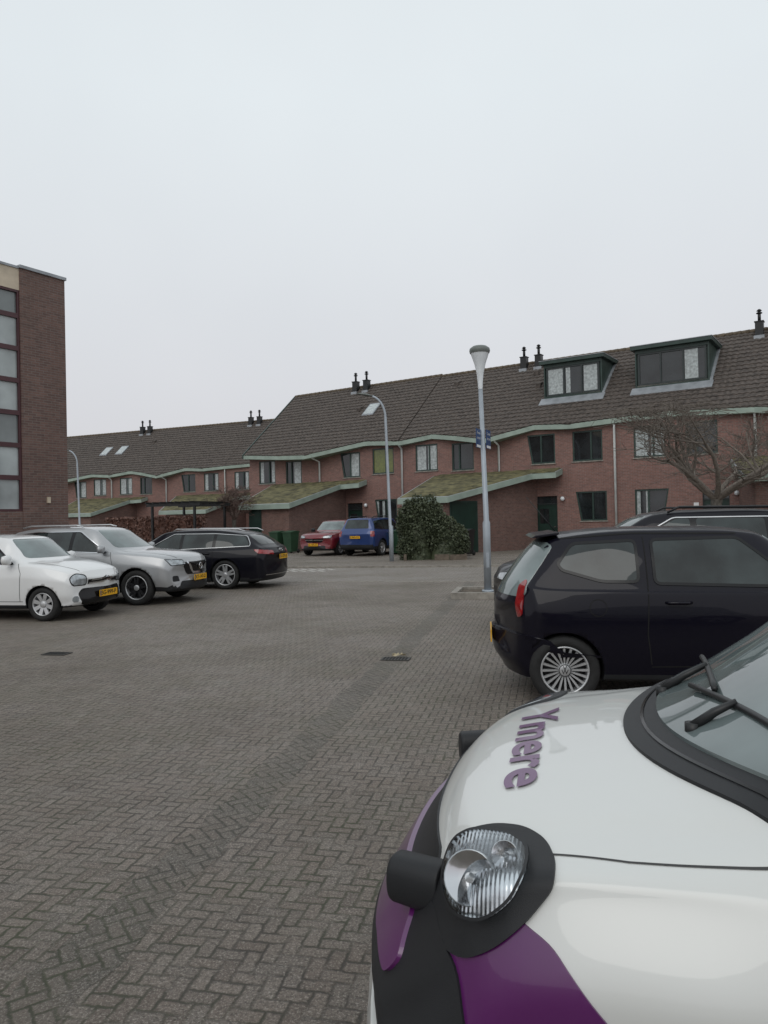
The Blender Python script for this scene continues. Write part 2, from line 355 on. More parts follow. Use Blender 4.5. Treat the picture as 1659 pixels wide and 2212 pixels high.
def tiles(b,x0,x1,so,zr,off,zoff):
    tw=.26; prof=[(0,0),(.25,.026),(.5,.034),(.75,.019)]
    xs=[];k=0
    while True:
        done=False
        for p,h in prof:
            x=x0+(k+p)*tw
            if x>=x1: done=True;break
            xs.append((x,h))
        if done: break
        k+=1
    xs.append((x1,0))
    cols=len(xs); step=.33*math.cos(math.atan(SL)); rows=int(5.6/step)+1
    for r in range(rows+1):
        wu=4.5-r*step; wl=wu-step
        v=[];f=[];any_=False
        for x,h in xs:
            we=weave(eave(x+so,off)+zoff,zr); a=max(wl,we); u=max(wu,we)
            if u>a+.001: any_=True
            zl=zr-SL*(4.5-a); zu=zr-SL*(4.5-u)
            v+=[(x,a-.03,zl+.03+h),(x,u,zu+h*.9),(x,a-.015,zl-.01)]
        for i in range(cols-1):
            f+=[(3*i,3*i+3,3*i+4,3*i+1),(3*i+2,3*i+5,3*i+3,3*i)]
        if any_: b.add(v,f,0)
    b.add([(x0,4.5,zr),(x1,4.5,zr),(x1,9.5,zr-SL*5),(x0,9.5,zr-SL*5)],[(0,1,2,3)],0)
    n=int((x1-x0)/.35)
    for i in range(n):
        a=x0+(x1-x0)*i/n; c=x0+(x1-x0)*(i+1)/n
        b.tube([(a,4.5,zr+.0),(c-.01,4.5,zr+.0)],[.11,.125],8,1)
def chimney(parent,x,zr,h=1.15):
    b=MB(); y=4.15; z=zr-.45
    b.prism([(x-.17,y-.17),(x+.17,y-.17),(x+.17,y+.17),(x-.17,y+.17)],z,z+.75,0)
    b.box(x-.2,x+.2,y-.2,y+.2,z+.75,z+.79,0)
    b.tube([(x,y,z+.79),(x,y,z+h+.1)],.07,10,0); b.tube([(x,y,z+h),(x,y,z+h+.04)],.13,10,0); b.tube([(x,y,z+h+.12),(x,y,z+h+.2)],[.12,.05],10,0)
    b.box(x-.22,x+.22,y-.26,y+.2,z-.05,z+.12,1)
    b.obj('chimney',[M['black'],M['lead']],parent)
def house(org,rot,s0,W,off,zr,kind,label,chim=None,dorm=None,sky_=None,door=None,gwin=None,endL=False,endR=False,curt=0,pipe=True,vents=()):
    c,s=math.cos(rot),math.sin(rot)
    R=empty('terraced_house',(org[0]+c*s0,org[1]+s*s0,0),rot); top(R,label,'house','terraced brick houses')
    ups=[(1.45,2.85),(3.7,5.1)] if kind=='even' else [(.8,2.15),(3.0,4.25)]
    ops=[];spec=[]
    for k,(a,bb) in enumerate(ups):
        zt=min(eave(s0+a,off),eave(s0+bb,off),5.62)-.16; ops.append((a,bb,zt-1.4,zt)); spec.append((k,a,bb,zt-1.4,zt))
    if door: ops.append((door,door+1.05,.05,2.5))
    if gwin: ops.append((gwin,gwin+1.45,1.3,2.65))
    b=MB(); facade(b,0,W,0,6.0,ops)
    if kind=='even':
        k,a,bb,z0,z1=spec[0]; b.prism([(a+.001,z0),(a+.22,z0),(a+.001,z1)],-.001,.1,0,'y')
    if gwin:
        if kind=='even': b.prism([(gwin+.001,1.3),(gwin+.22,1.3),(gwin+.001,2.65)],-.001,.1,0,'y')
        else: b.prism([(gwin+1.449,1.3),(gwin+1.23,1.3),(gwin+1.449,2.65)],-.001,.1,0,'y')
    for e,x in ((endL,.0),(endR,W)):
        if e: b.add([(x,0,0),(x,9,0),(x,9,zr-SL*4.5-.05),(x,4.5,zr-.08),(x,0,zr-SL*4.5-.05)],[(0,1,2,3,4)],0)
    b.obj('wall',[M['brick']],R)
    b=MB(); tiles(b,0,W,s0,zr,off,zr-9.9)
    roof=b.obj('roof',[M['tile'],M['ridge']],R)
    b=MB(); n=12; v=[];f=[]
    for i in range(n+1):
        x=W*i/n; ze=eave(s0+x,off)+zr-9.9; we=weave(ze,zr)-.02
        v+=[(x,we,ze+.02),(x,we,ze-.21),(x,max(we+.02,-.0),ze-.215),(x,.02,ze-.21)]
    for i in range(n):
        for k in range(3): f.append((4*i+k,4*i+4+k,4*i+5+k,4*i+1+k))
    b.add(v,f,0); 
    if endL:
        ze=eave(s0,off)+zr-9.9; we=weave(ze,zr)
        b.prism([(we-.05,ze-.2),(we-.05,ze+.05),(4.5,zr+.08),(4.5,zr-.17)],-.08,-.003,1,'x')
    b.obj('fascia',[M['fascia'],M['dgreen']],R)
    for k,a,bb,z0,z1 in spec:
        sl=.22 if (kind=='even' and k==0) else 0
        cu=()
        q=(curt+k)%4
        if curt==9: cu=()
        elif q==0: cu=((0,.22),(.78,1))
        elif q==1: cu=((.5,.95),)
        elif q==2: cu=((0,.45),(.55,1))
        if kind=='even' and curt==5 and k==1: cu=((0,.99),)
        window('window',R,a,bb,z0,z1,sl,0,(.34,) if q%2 else (.62,),cu)
    if gwin:
        window('window',R,gwin,gwin+1.45,1.3,2.65,.22 if kind=='even' else 0,0 if kind=='even' else .22,(.4,),((0,.12),(.3,.42)) if curt!=9 else ())
    if door:
        b=MB(); b.box(door+.04,door+1.01,.09,.13,.05,2.1,0); b.box(door,door+.04,.05,.13,.05,2.5,1); b.box(door+1.01,door+1.05,.05,.13,.05,2.5,1)
        b.box(door+.04,door+1.01,.05,.13,2.1,2.16,1); b.box(door+.04,door+1.01,.1,.12,2.16,2.5,2); b.box(door+.15,door+.6,.08,.089,1.2,1.9,2)
        d=b.obj('door',[M['dpaint'],M['dgrey'],M['wglass']],R)
        h=MB(); h.box(door+.85,door+.95,.04,.089,1.02,1.06,0); h.obj('handle',[M['chrome']],d)
        b=MB(); b.lathe([(0,-.11),(.08,-.08),(.11,0),(.08,.08),(0,.11)],12,0,'z',(door+1.35,-.12,2.35)); b.obj('porch_lamp',[M['lampglass']],R)
        b=MB(); b.box(door-.35,door-.15,-.02,-.003,1.85,2.0,0); b.obj('house_number',[M['white']],R)
    if pipe:
        ze=eave(s0+W,off)+zr-9.9
        b=MB(); b.tube([(W-.02,weave(ze,zr)+.08,ze-.2),(W-.02,-.1,ze-.4),(W-.02,-.09,0)],.055,8,0)
        b.obj('downpipe',[M['pipe']],R)
    if chim is not None:
        for d in (-.42,.42): chimney(roof,chim+d,zr)
    for vx,vw in vents:
        z=zr-SL*(4.5-vw); b=MB(); b.prism([(vw-.2,z-.12),(vw-.2,z+.1),(vw+.2,z+.24),(vw+.2,z+.1)],vx-.13,vx+.13,0,'x'); b.obj('roof_vent',[M['tile']],roof)
    if sky_:
        for sx in sky_:
            w0,w1=1.75,2.65; z0=zr-SL*(4.5-w0); z1=zr-SL*(4.5-w1); b=MB()
            v=[(sx,w0,z0+.12),(sx+.8,w0,z0+.12),(sx+.8,w1,z1+.12),(sx,w1,z1+.12)]
            b.add(v+[(p[0],p[1],p[2]-.14) for p in v],[(0,1,5,4),(1,2,6,5),(2,3,7,6),(3,0,4,7)],0); b.add([(p[0],p[1],p[2]) for p in v],[(0,1,2,3)],1)
            e=.07
            v=[(sx+e,w0+e,z0+.125+SL*e),(sx+.8-e,w0+e,z0+.125+SL*e),(sx+.8-e,w1-e,z1+.125-SL*e),(sx+e,w1-e,z1+.125-SL*e)]
            b.add(v,[(0,1,2,3)],2)
            b.obj('roof_window',[M['lead'],M['lead'],M['curtain']],roof)
    if dorm:
        x0,x1,z0,z1=dorm; wf=4.5-(zr-z0)/SL; wb=4.5-(zr-z1)/SL
        b=MB()
        for x,d in ((x0,.06),(x1-.06,.06)):
            b.prism([(wf,z0),(wf,z1),(wb,z1)],x,x+d,0,'x')
        b.box(x0+.06,x1-.06,wf+.12,wf+.16,z0-.0,z1,0)
        b.box(x0+.06,x1-.06,wf,wf+.12,z0,z0+.18,0); b.box(x0+.06,x1-.06,wf,wf+.12,z1-.16,z1,0)
        b.box(x0-.15,x1+.15,wf-.22,wb+.5,z1,z1+.16,1)
        b.box(x0-.17,x1+.17,wf-.24,wb+.5,z1+.16,z1+.19,2)
        b.prism([(wf-.42,z0-.36+.07),(wf-.42,z0-.36+.1),(wf,z0+.08),(wf,z0+.02)],x0-.15,x1+.15,3,'x')
        b.prism([(wf-.05,z0+.03),(wf-.05,z0+.1),(wb,z1+.1),(wb,z1+.03)],x1+.002,x1+.12,3,'x')
        D=b.obj('dormer',[M['dgreen'],M['dgreen'],M['lead'],M['lead']],roof)
        o=window('window',D,x0+.12,x1-.12,z0+.18,z1-.16,0,0,(.34,.67),((0,.3),(.36,.45),(.72,.98)) if kind=='even' else ((.7,.9),),y=0,fm='dgrey',fw=.08)
        o.location=(0,wf+.05,0)
    return R
O1=(-8.35,45.78); R1=math.atan2(-.562,.827)
lab=['brick terraced house with mossy eaves and dark tiled roof','brick terraced house with rooflight and vent chimneys','brick terraced house with curtained upper windows','brick terraced house with dark green dormer window','brick terraced house with wide dark dormer and downpipe','brick terraced house at the row end with chimney']
W=5.7
house(O1,R1,0,W,0,9.95,'odd',lab[0],endL=True,curt=0)
house(O1,R1,W,W,0,9.95,'even',lab[1],chim=0.05,sky_=[1.75],door=1.9,gwin=3.8,curt=5,vents=((1.2,2.4),))
house(O1,R1,2*W,W,0,9.9,'odd',lab[2],curt=2,vents=((1.5,3.6),(2.8,3.6)))
house(O1,R1,3*W,W,0,9.9,'even',lab[3],chim=.05,dorm=(1.8,4.7,7.3,9.05),door=1.85,gwin=3.8,curt=9,vents=((.6,3.6),(1.1,2.6)))
house(O1,R1,4*W,W,0,9.9,'odd',lab[4],dorm=(.55,3.75,7.3,9.12),door=3.6,gwin=.8,curt=2)
house(O1,R1,5*W,W,0,9.9,'even',lab[5],chim=.15,door=1.6,gwin=3.6,curt=1)
house(O1,R1,6*W,W,-6,9.9,'odd',lab[2],curt=2,endR=True)
O2=(-33.5,66.5); R2=math.atan2(-.405,.914); W2=5.8
for k in range(5):
    house(O2,R2,k*W2,W2,-.4,9.95,'even' if k%2 else 'odd','distant brick terraced house with dark tiled roof',chim=.05 if k in(2,4) else None,sky_=[2.6,4.4] if k==1 else None,
          door=1.9 if k%2 else None,gwin=3.8 if k%2 else None,curt=k,endL=k==0,endR=k==4,vents=((2,3),) if k%2==0 else ())
def shed(org,rot,poly,roofpoly,label,doorx=None,front=5.65,zt=3.75,zf=2.5,doorside=None):
    R=empty('storage_shed',(org[0],org[1],0),rot); top(R,label,'shed','brick storage sheds in front of the houses')
    zz=lambda k: zt-(zt-zf)*k/front
    b=MB(); n=len(poly); v=[(s,-k,0) for s,k in poly]+[(s,-k,zz(k)-.12) for s,k in poly]
    b.add(v,[(i,(i+1)%n,(i+1)%n+n,i+n) for i in range(n)],0); b.obj('wall',[M['brick2']],R)
    b=MB(); n=len(roofpoly)
    ce=Vector((sum(p[0] for p in roofpoly)/n,sum(p[1] for p in roofpoly)/n))
    v=[(s,-k,zz(k)+.02) for s,k in roofpoly]+[(s,-k,zz(k)-.24) for s,k in roofpoly]
    b.add(v,[(i,(i+1)%n,(i+1)%n+n,i+n) for i in range(n)],1); b.add(v[n:],[list(range(n))],1)
    vi=[]
    for s,k in roofpoly: p=Vector((s,k)); q=p+(ce-p)*.02; vi.append((q.x,-q.y,zz(q.y)+.03))
    b.add(v[:n]+vi,[(i,(i+1)%n,(i+1)%n+n,i+n) for i in range(n)],2)
    bm=bmesh.new(); vs=[bm.verts.new(p) for p in vi]; bm.faces.new(vs); bmesh.ops.triangulate(bm,faces=bm.faces[:])
    for _ in range(5): bmesh.ops.subdivide_edges(bm,edges=bm.edges[:],cuts=1,use_grid_fill=True)
    bnd={vv for e in bm.edges if e.is_boundary for vv in e.verts}
    for vv in bm.verts:
        if vv not in bnd: vv.co.z+=RN.uniform(0,.07)
    bm.verts.index_update(); b.add([tuple(vv.co) for vv in bm.verts],[[vv.index for vv in ff.verts] for ff in bm.faces],3,True); bm.free()
    b.obj('roof',[M['fascia'],M['fascia'],M['lead'],M['moss']],R)
    if doorside:
        (s0,k0),(s1,k1),a0,a1=doorside; d=Vector((s1-s0,-(k1-k0),0)); d.normalize(); nn=Vector((d.y,-d.x,0))
        b=MB(); 
        def bx(a,c,z0,z1,t0,t1,mi):
            P=Vector((s0,-k0,0)); v=[P+d*x+nn*t+Vector((0,0,z)) for x in(a,c) for t in(t0,t1) for z in(z0,z1)]
            b.add(v,[(0,1,3,2),(4,6,7,5),(0,4,5,1),(2,3,7,6),(0,2,6,4),(1,5,7,3)],mi)
        bx(a0,a1,.02,2.3,-.02,.03,1); bx(a0+.06,a1-.06,.02,2.24,.03,.05,0)
        D=b.obj('door',[M['dpaint'],M['dgreen']],R)
        b=MB(); bx(a0+.15,a0+.2,1.0,1.15,.05,.07,0); bx(a0+.15,a0+.3,1.06,1.09,.07,.09,0); b.obj('handle',[M['chrome']],D)
    return R
shed(O1,R1,[(13.5,.01),(19.0,.01),(17.1,5.6),(15.0,5.6)],[(13.3,.02),(20.3,.02),(20.3,.9),(19.2,1.0),(17.35,5.85),(14.8,5.85)],'brick shed with mossy sloping roof and dark green door',doorside=((17.1,5.6),(19.0,0.01),.25,1.9))
shed(O1,R1,[(2.2,.01),(7.5,.01),(7.8,5.2),(5.0,5.2)],[(1.8,.02),(9.0,.02),(9.0,.8),(7.9,1.0),(8.05,5.45),(4.4,5.45)],'brick shed with mossy sloping roof and pale green fascia',front=5.2,doorside=((5.0,5.2),(7.8,5.2),.02,.9))
shed(O1,R1,[(27.8,.01),(33.0,.01),(31.5,4.6),(29.0,4.6)],[(27.5,.02),(33.8,.02),(33.8,.9),(32.9,1.0),(31.7,4.8),(28.6,4.8)],'brick shed with thick moss and pale green fascia',front=4.6,zf=2.9)
for s in (11.2,22.0):
    shed(O2,R2,[(s-3.4,.01),(s+3,.01),(s+3,5),(s-.5,5)],[(s-3.7,.02),(s+4.2,.02),(s+4.2,.8),(s+3.2,1),(s+3.2,5.2),(s-1,5.2)],'distant brick shed with mossy sloping roof',front=5)
# ---------------------------------------------------------------- big building
B=(-8.63,20.0); rb=math.atan2(-.84,-.543)
R=empty('brick_building',(B[0],B[1],0),rb); top(R,'tall dark brick building with a strip of maroon framed windows','building')
b=MB()
b.box(0,1.28,-9,0,0,8.3,0); b.box(1.28,3.4,-9,-.02,0,1.98,0); b.box(3.4,14,-9,0,0,8.3,0); b.box(1.28,3.4,-9,-.5,1.98,8.28,0)
b.prism([(-.35,0),(0,0),(0,1.7),(-.12,1.5)],-.9,-.05,0,'y')
b.obj('wall',[M['brickd']],R)
b=MB(); b.box(-.03,1.3,-9,.05,8.3,8.38,0); b.box(3.38,14,-9,.05,8.3,8.38,0); b.box(1.3,3.38,-9,-.0,8.28,8.34,0); b.obj('coping',[M['lead']],R)
b=MB(); b.box(1.28,3.4,-.5,-.03,7.72,8.28,0); b.obj('panel',[M['cream']],R)
zs=[7.72,7.05,6.2,5.37,4.53,3.69,2.85,1.98]
for i in range(7):
    z1,z0=zs[i],zs[i+1]; b=MB()
    for a,c in ((1.28,1.98),(1.98,2.7),(2.7,3.4)):
        b.box(a,a+.06,-.14,-.04,z0,z1,0); b.box(c-.06,c,-.14,-.04,z0,z1,0); b.box(a+.06,c-.06,-.14,-.04,z0,z0+.06,0); b.box(a+.06,c-.06,-.14,-.04,z1-.06,z1,0)
        b.box(a+.06,c-.06,-.12,-.1,z0+.06,z1-.06,1)
    b.obj('window',[M['maroon'],M['bglassd'] if i in (0,4) else M['bglass']],R)
b=MB(); b.box(.55,.63,.003,.06,2.2,2.36,0); b.obj('wall_lamp',[M['cream']],R)
# ---------------------------------------------------------------- lamps
def lamp_near(p):
    R=empty('street_lamp',p); top(R,'grey street lamp with conical glass head and blue street signs','street lamp')
    b=MB(); b.tube([(0,0,0),(0,0,1.4),(.0,0,1.45),(-.06,0,4.1)],[.075,.075,.055,.042],14,0); b.tube([(0,0,0),(0,0,.05)],.12,14,0)
    b.box(-.03,.03,-.08,-.07,.5,.8,0); b.obj('pole',[M['galv']],R)
    b=MB(); c=(-.06,0,4.12); b.lathe([(.045,-.02),(.05,.1),(.07,.3),(.115,.5),(.19,.72)],24,0,'z',c); b.obj('lamp_shade',[M['lampglass']],R)
    b=MB(); b.lathe([(.195,.705),(.21,.75),(.2,.8),(.14,.845),(0,.86)],24,0,'z',c); b.lathe([(.195,.705),(.0,.71)],24,0,'z',c)
    b.obj('lamp_cap',[M['lampgrey']],R)
    for az,sx,wd in ((rad(66),.03,.30),(rad(-114),-.085,.30)):
        b=MB(); b.box(0,wd,-.006,.006,0,.38,0)
        for li,txt in enumerate(('Ooster','straat')):
            v,f=textdata(txt,.10); k=wd*.8/(max(q[0] for q in v)-min(q[0] for q in v))
            for side in (0,1):
                mm=Matrix.Translation((wd/2,-.0075 if side==0 else .0075,.3-.1*li))@Matrix.Rotation(math.pi*side,4,'Z')@Matrix.Rotation(math.pi/2,4,'X')
                b.add([mm@Vector((q[0]*k,q[1]*.75,0)) for q in v],f,1)
        b.box(.01,wd-.01,-.0075,.0075,.01,.06,1)
        b.obj('street_sign',[M['blue'],M['white']],R,(sx,-.03,2.9),az)
def lamp_far(p,lean=0):
    R=empty('street_lamp',p); top(R,'tall grey street lamp with curved arm over the road','street lamp','curved arm street lamps')
    b=MB(); pts=[(0,0,0),(0,0,1.3),(-.03,0,1.35),(-.12,0,5.35)]; rs=[.085,.085,.06,.05]
    for k in range(1,8):
        a=k/7*1.35; pts.append((-.12-.62*(1-math.cos(a)),0,5.35+.85*math.sin(a))); rs.append(.042)
    b.tube(pts,rs,10,0); b.obj('pole',[M['galv']],R)
    e=pts[-1]; b=MB(); b.lathe([(0,-.04),(.09,-.04),(.1,0),(.05,.04),(0,.05)],12,0,'z',(0,0,0)); me=b.mesh('lamp_head',[M['lampgrey']])
    o=OB('lamp_head',me,R,(e[0]-.28,0,e[2]+.07)); o.scale=(3.3,1.4,.9); o.rotation_euler=(0,rad(10),0)
lamp_near((2.06,14.75,.07)); lamp_far((.25,27.3,0)); lamp_far((-18.7,45,0))
# ---------------------------------------------------------------- vegetation
def tree(p,h,trunk_h,spread,n0,depth,label,mats,seed,r0=.13,flat=.5,rmin=.009,kids=5):
    r=random.Random(seed); R=empty('bare_tree',p); top(R,label,'tree')
    T=MB(); C=MB()
    def br(mb,a,d,L,rd,lev):
        pts=[a];rs=[rd];q=Vector(a);dd=d.copy();n=4
        for k in range(n):
            dd=(dd+Vector((r.uniform(-.28,.28),r.uniform(-.28,.28),r.uniform(-.12,.15)))).normalized()
            if q.z>h: dd.z=min(dd.z,.05)
            q=q+dd*L/n; pts.append(q.copy()); rs.append(max(rmin,rd*(1-.5*(k+1)/n)))
        mb.tube(pts,rs,4 if lev>1 else 7,0,False)
        if lev>=depth: return
        for k in range(3 if lev==0 else kids):
            i=r.choice([1,2,3,4,4]) if lev else r.choice([2,3,4]); b0=pts[i]
            ax=Vector((r.uniform(-1,1),r.uniform(-1,1),r.uniform(-.35,.6))).normalized()
            nd=(dd*.75+ax*.9); nd.z*=.8; nd.normalize()
            br(C,b0,nd,L*r.uniform(.5,.8),rs[i]*.68,lev+1)
    pts=[(0,0,0),(.05,0,trunk_h*.4),(0,.05,trunk_h*.75),(0,0,trunk_h)]
    T.tube(pts,[r0*1.3,r0,r0*.95,r0*1.1],9,0)
    for k in range(n0):
        a=2*math.pi*k/n0+r.uniform(-.3,.3); d=Vector((math.cos(a),math.sin(a),flat+r.uniform(-.15,.3))).normalized()
        br(C,Vector((0,0,trunk_h-.03)),d,spread*.55,r0*.55,0)
    T.obj('trunk',[mats[0]],R); C.obj('crown',[mats[1]],R)
tree((10.6,23.3,0),4.7,2.0,4.3,10,4,'bare spreading winter tree in front of the houses',(M['bark'],M['twig']),5,.17,.62,.0072,4)
tree((-7.9,38.5,0),4.4,1.7,1.9,7,4,'small bare reddish tree beside the shed',(M['bark'],M['twigr']),9,.11,1.4,.008,4)
def leaves(name,blobs,n,size,m,label,cat,seed,box=False):
    r=random.Random(seed); b=MB()
    tot=sum(q[3]*q[4]+q[4]*q[5]+q[3]*q[5] for q in blobs)
    for (cx,cy,cz,rx,ry,rz) in blobs:
        k=int(n*(rx*ry+ry*rz+rx*rz)/tot)
        for _ in range(k):
            if box:
                q=[r.uniform(-1,1) for _ in range(3)]; i=r.choice([0,1,1,2]); q[i]=math.copysign(r.uniform(.86,1.04),q[i])
                if q[2]<-1 : q[2]=-1
            else:
                d=Vector((r.gauss(0,1),r.gauss(0,1),r.gauss(0,1))).normalized(); s=r.uniform(.72,1.08)+.13*math.sin(7*d.x+3*cx)*math.sin(6*d.z+cy); q=d*s
            p=Vector((cx+q[0]*rx,cy+q[1]*ry,max(.02,cz+q[2]*rz)))
            a=Vector((r.gauss(0,1),r.gauss(0,1),r.gauss(0,1))).normalized(); c=a.cross(Vector((r.gauss(0,1),r.gauss(0,1),r.gauss(0,1)))).normalized(); s=size*r.uniform(.6,1.3)
            b.add([p-a*s,p+c*s*.6,p+a*s,p-c*s*.6],[(0,1,2,3)],0)
        if box: b.box(cx-rx*.85,cx+rx*.85,cy-ry*.85,cy+ry*.85,0,cz+rz*.85,0)
    return b
b=leaves('bush',[(1.35,28.2,1.05,.82,.7,1.1),(1.5,28.1,1.8,.68,.5,.66),(1.0,28.1,1.6,.5,.5,.65),(1.95,28.1,1.15,.62,.6,.8),(2.45,28.0,.75,.7,.6,.78),(2.85,28.2,.6,.42,.5,.66),(1.0,28.0,.5,.52,.5,.55)],24000,.05,None,'','',3)
b.lathe([(0,2.1),(.4,1.9),(.55,1.2),(.55,0)],10,0,'z',(1.3,28.2,0)); b.lathe([(0,1.2),(.5,1.0),(.6,0)],10,0,'z',(2.3,28.1,0))
o=b.obj('ivy_bush',[M['ivy']]); top(o,'dense ivy covered bush, tall with a lower side part','bush')
b=MB(); b.box(1.85,2.4,27.25,27.31,0,.22,0); b.box(2.42,3.0,27.25,27.31,0,.2,0); b.box(3.0,3.06,27.25,28.4,0,.22,0); b.box(.7,.8,27.2,27.3,0,.25,0)
o=b.obj('wooden_edging',[M['wood']]); top(o,'low weathered wooden edging boards at the ivy bush','edging')
b=leaves('hedge',[(0,0,.95,2.9,.45,.95)],9000,.07,None,'','',4,True); o=b.obj('beech_hedge',[M['beech']],None,(-11.8,37.6,0),rad(-24)); top(o,'clipped brown beech hedge in front of the houses','hedge')
b=MB()
for x in (0,2.6):
    for y in (0,2.4): b.box(x,x+.1,y,y+.1,0,2.42,0)
for y in (0,2.4): b.box(-.3,3.0,y,y+.08,2.42,2.56,0)
for i in range(7): b.box(-.1+i*.45,-.04+i*.45,-.3,2.8,2.56,2.64,0)
o=b.obj('pergola',[M['black']],None,(-11.6,36.4,0),rad(-24)); top(o,'black timber pergola frame beside the hedge','pergola')
def wbin(p,rot,m,label):
    R=empty('wheelie_bin',(p[0],p[1],0),rot); top(R,label,'bin','wheelie bins')
    b=MB(); v=[(-.22,-.25,.06),(.22,-.25,.06),(.22,.22,.06),(-.22,.22,.06),(-.28,-.33,1.0),(.28,-.33,1.0),(.28,.3,1.0),(-.28,.3,1.0)]
    b.add(v,[(0,1,2,3),(0,1,5,4),(1,2,6,5),(2,3,7,6),(3,0,4,7)],0); bevel(b.obj('body',[m],R),.02)
    b=MB(); b.prism([(-.36,1.0),(-.36,1.04),(.1,1.1),(.32,1.06),(.32,1.0)],-.3,.3,0,'x'); b.obj('lid',[m],R)
    for x in (-.26,.2):
        b=MB(); b.lathe([(0,x),(.1,x),(.1,x+.06),(0,x+.06)],14,0,'y',(0,0,0)); me=b.mesh('wheel',[M['rubber']]); o=OB('wheel',me,R,(0,.25,.1)); o.rotation_euler=(0,0,rad(-90))
wbin((-5.3,36.3),rad(-34),M['bin'],'green wheelie bin standing against the shed wall'); wbin((-4.6,36.0),rad(-34),M['bin'],'green wheelie bin standing against the shed wall')
wbin((.55,32.6),rad(-34),M['bin'],'green wheelie bin beside the blue car'); wbin((3.35,30.2),rad(-34),M['black'],'dark wheelie bin beside the ivy bush')
# ---------------------------------------------------------------- cars
def pchip(xs,ys):
    n=len(xs); h=[xs[i+1]-xs[i] for i in range(n-1)]; d=[(ys[i+1]-ys[i])/h[i] for i in range(n-1)]; m=[0]*n
    m[0]=d[0]; m[-1]=d[-1]
    for i in range(1,n-1):
        if d[i-1]*d[i]<=0: m[i]=0
        else:
            w1=2*h[i]+h[i-1]; w2=h[i]+2*h[i-1]; m[i]=(w1+w2)/(w1/d[i-1]+w2/d[i])
    def f(x):
        x=min(max(x,xs[0]),xs[-1]); i=0
        while i<n-2 and x>xs[i+1]: i+=1
        t=(x-xs[i])/h[i]; t2=t*t;t3=t2*t
        return (2*t3-3*t2+1)*ys[i]+(t3-2*t2+t)*h[i]*m[i]+(-2*t3+3*t2)*ys[i+1]+(t3-t2)*h[i]*m[i+1]
    return f
def catmull(P,k):
    out=[];n=len(P)
    for i in range(n-1):
        p0=P[max(0,i-1)];p1=P[i];p2=P[i+1];p3=P[min(n-1,i+2)]
        for j in range(k):
            t=j/k; 
            out.append(tuple(.5*((2*p1[c])+(-p0[c]+p2[c])*t+(2*p0[c]-5*p1[c]+4*p2[c]-p3[c])*t*t+(-p0[c]+3*p1[c]-3*p2[c]+p3[c])*t**3) for c in (0,1)))
    out.append(P[-1]); return out
def roundpoly(P,r,n=4):
    out=[];m=len(P)
    for i in range(m):
        a=Vector(P[i-1]);b=Vector(P[i]);c=Vector(P[(i+1)%m]); d1=(a-b);d2=(c-b)
        q=min(r,d1.length*.45,d2.length*.45); s=b+d1.normalized()*q; e=b+d2.normalized()*q
        for k in range(n+1):
            t=k/n; p=s*(1-t)**2+b*2*t*(1-t)+e*t*t; out.append((p.x,p.y))
    return out
def rframe(az):
    """ray direction, lateral axis, up axis; az is an angle, (azimuth, downward tilt) or 'top'"""
    if az=='top': return Vector((0,0,-1)),Vector((1,0,0)),Vector((0,1,0))
    a,e=az if isinstance(az,tuple) else (az,0)
    a=rad(a);e=rad(e)
    d=Vector((math.cos(a)*math.cos(e),math.sin(a)*math.cos(e),-math.sin(e))); l=Vector((-math.sin(a),math.cos(a),0))
    return d,l,Vector((math.cos(a)*math.sin(e),math.sin(a)*math.sin(e),math.cos(e)))
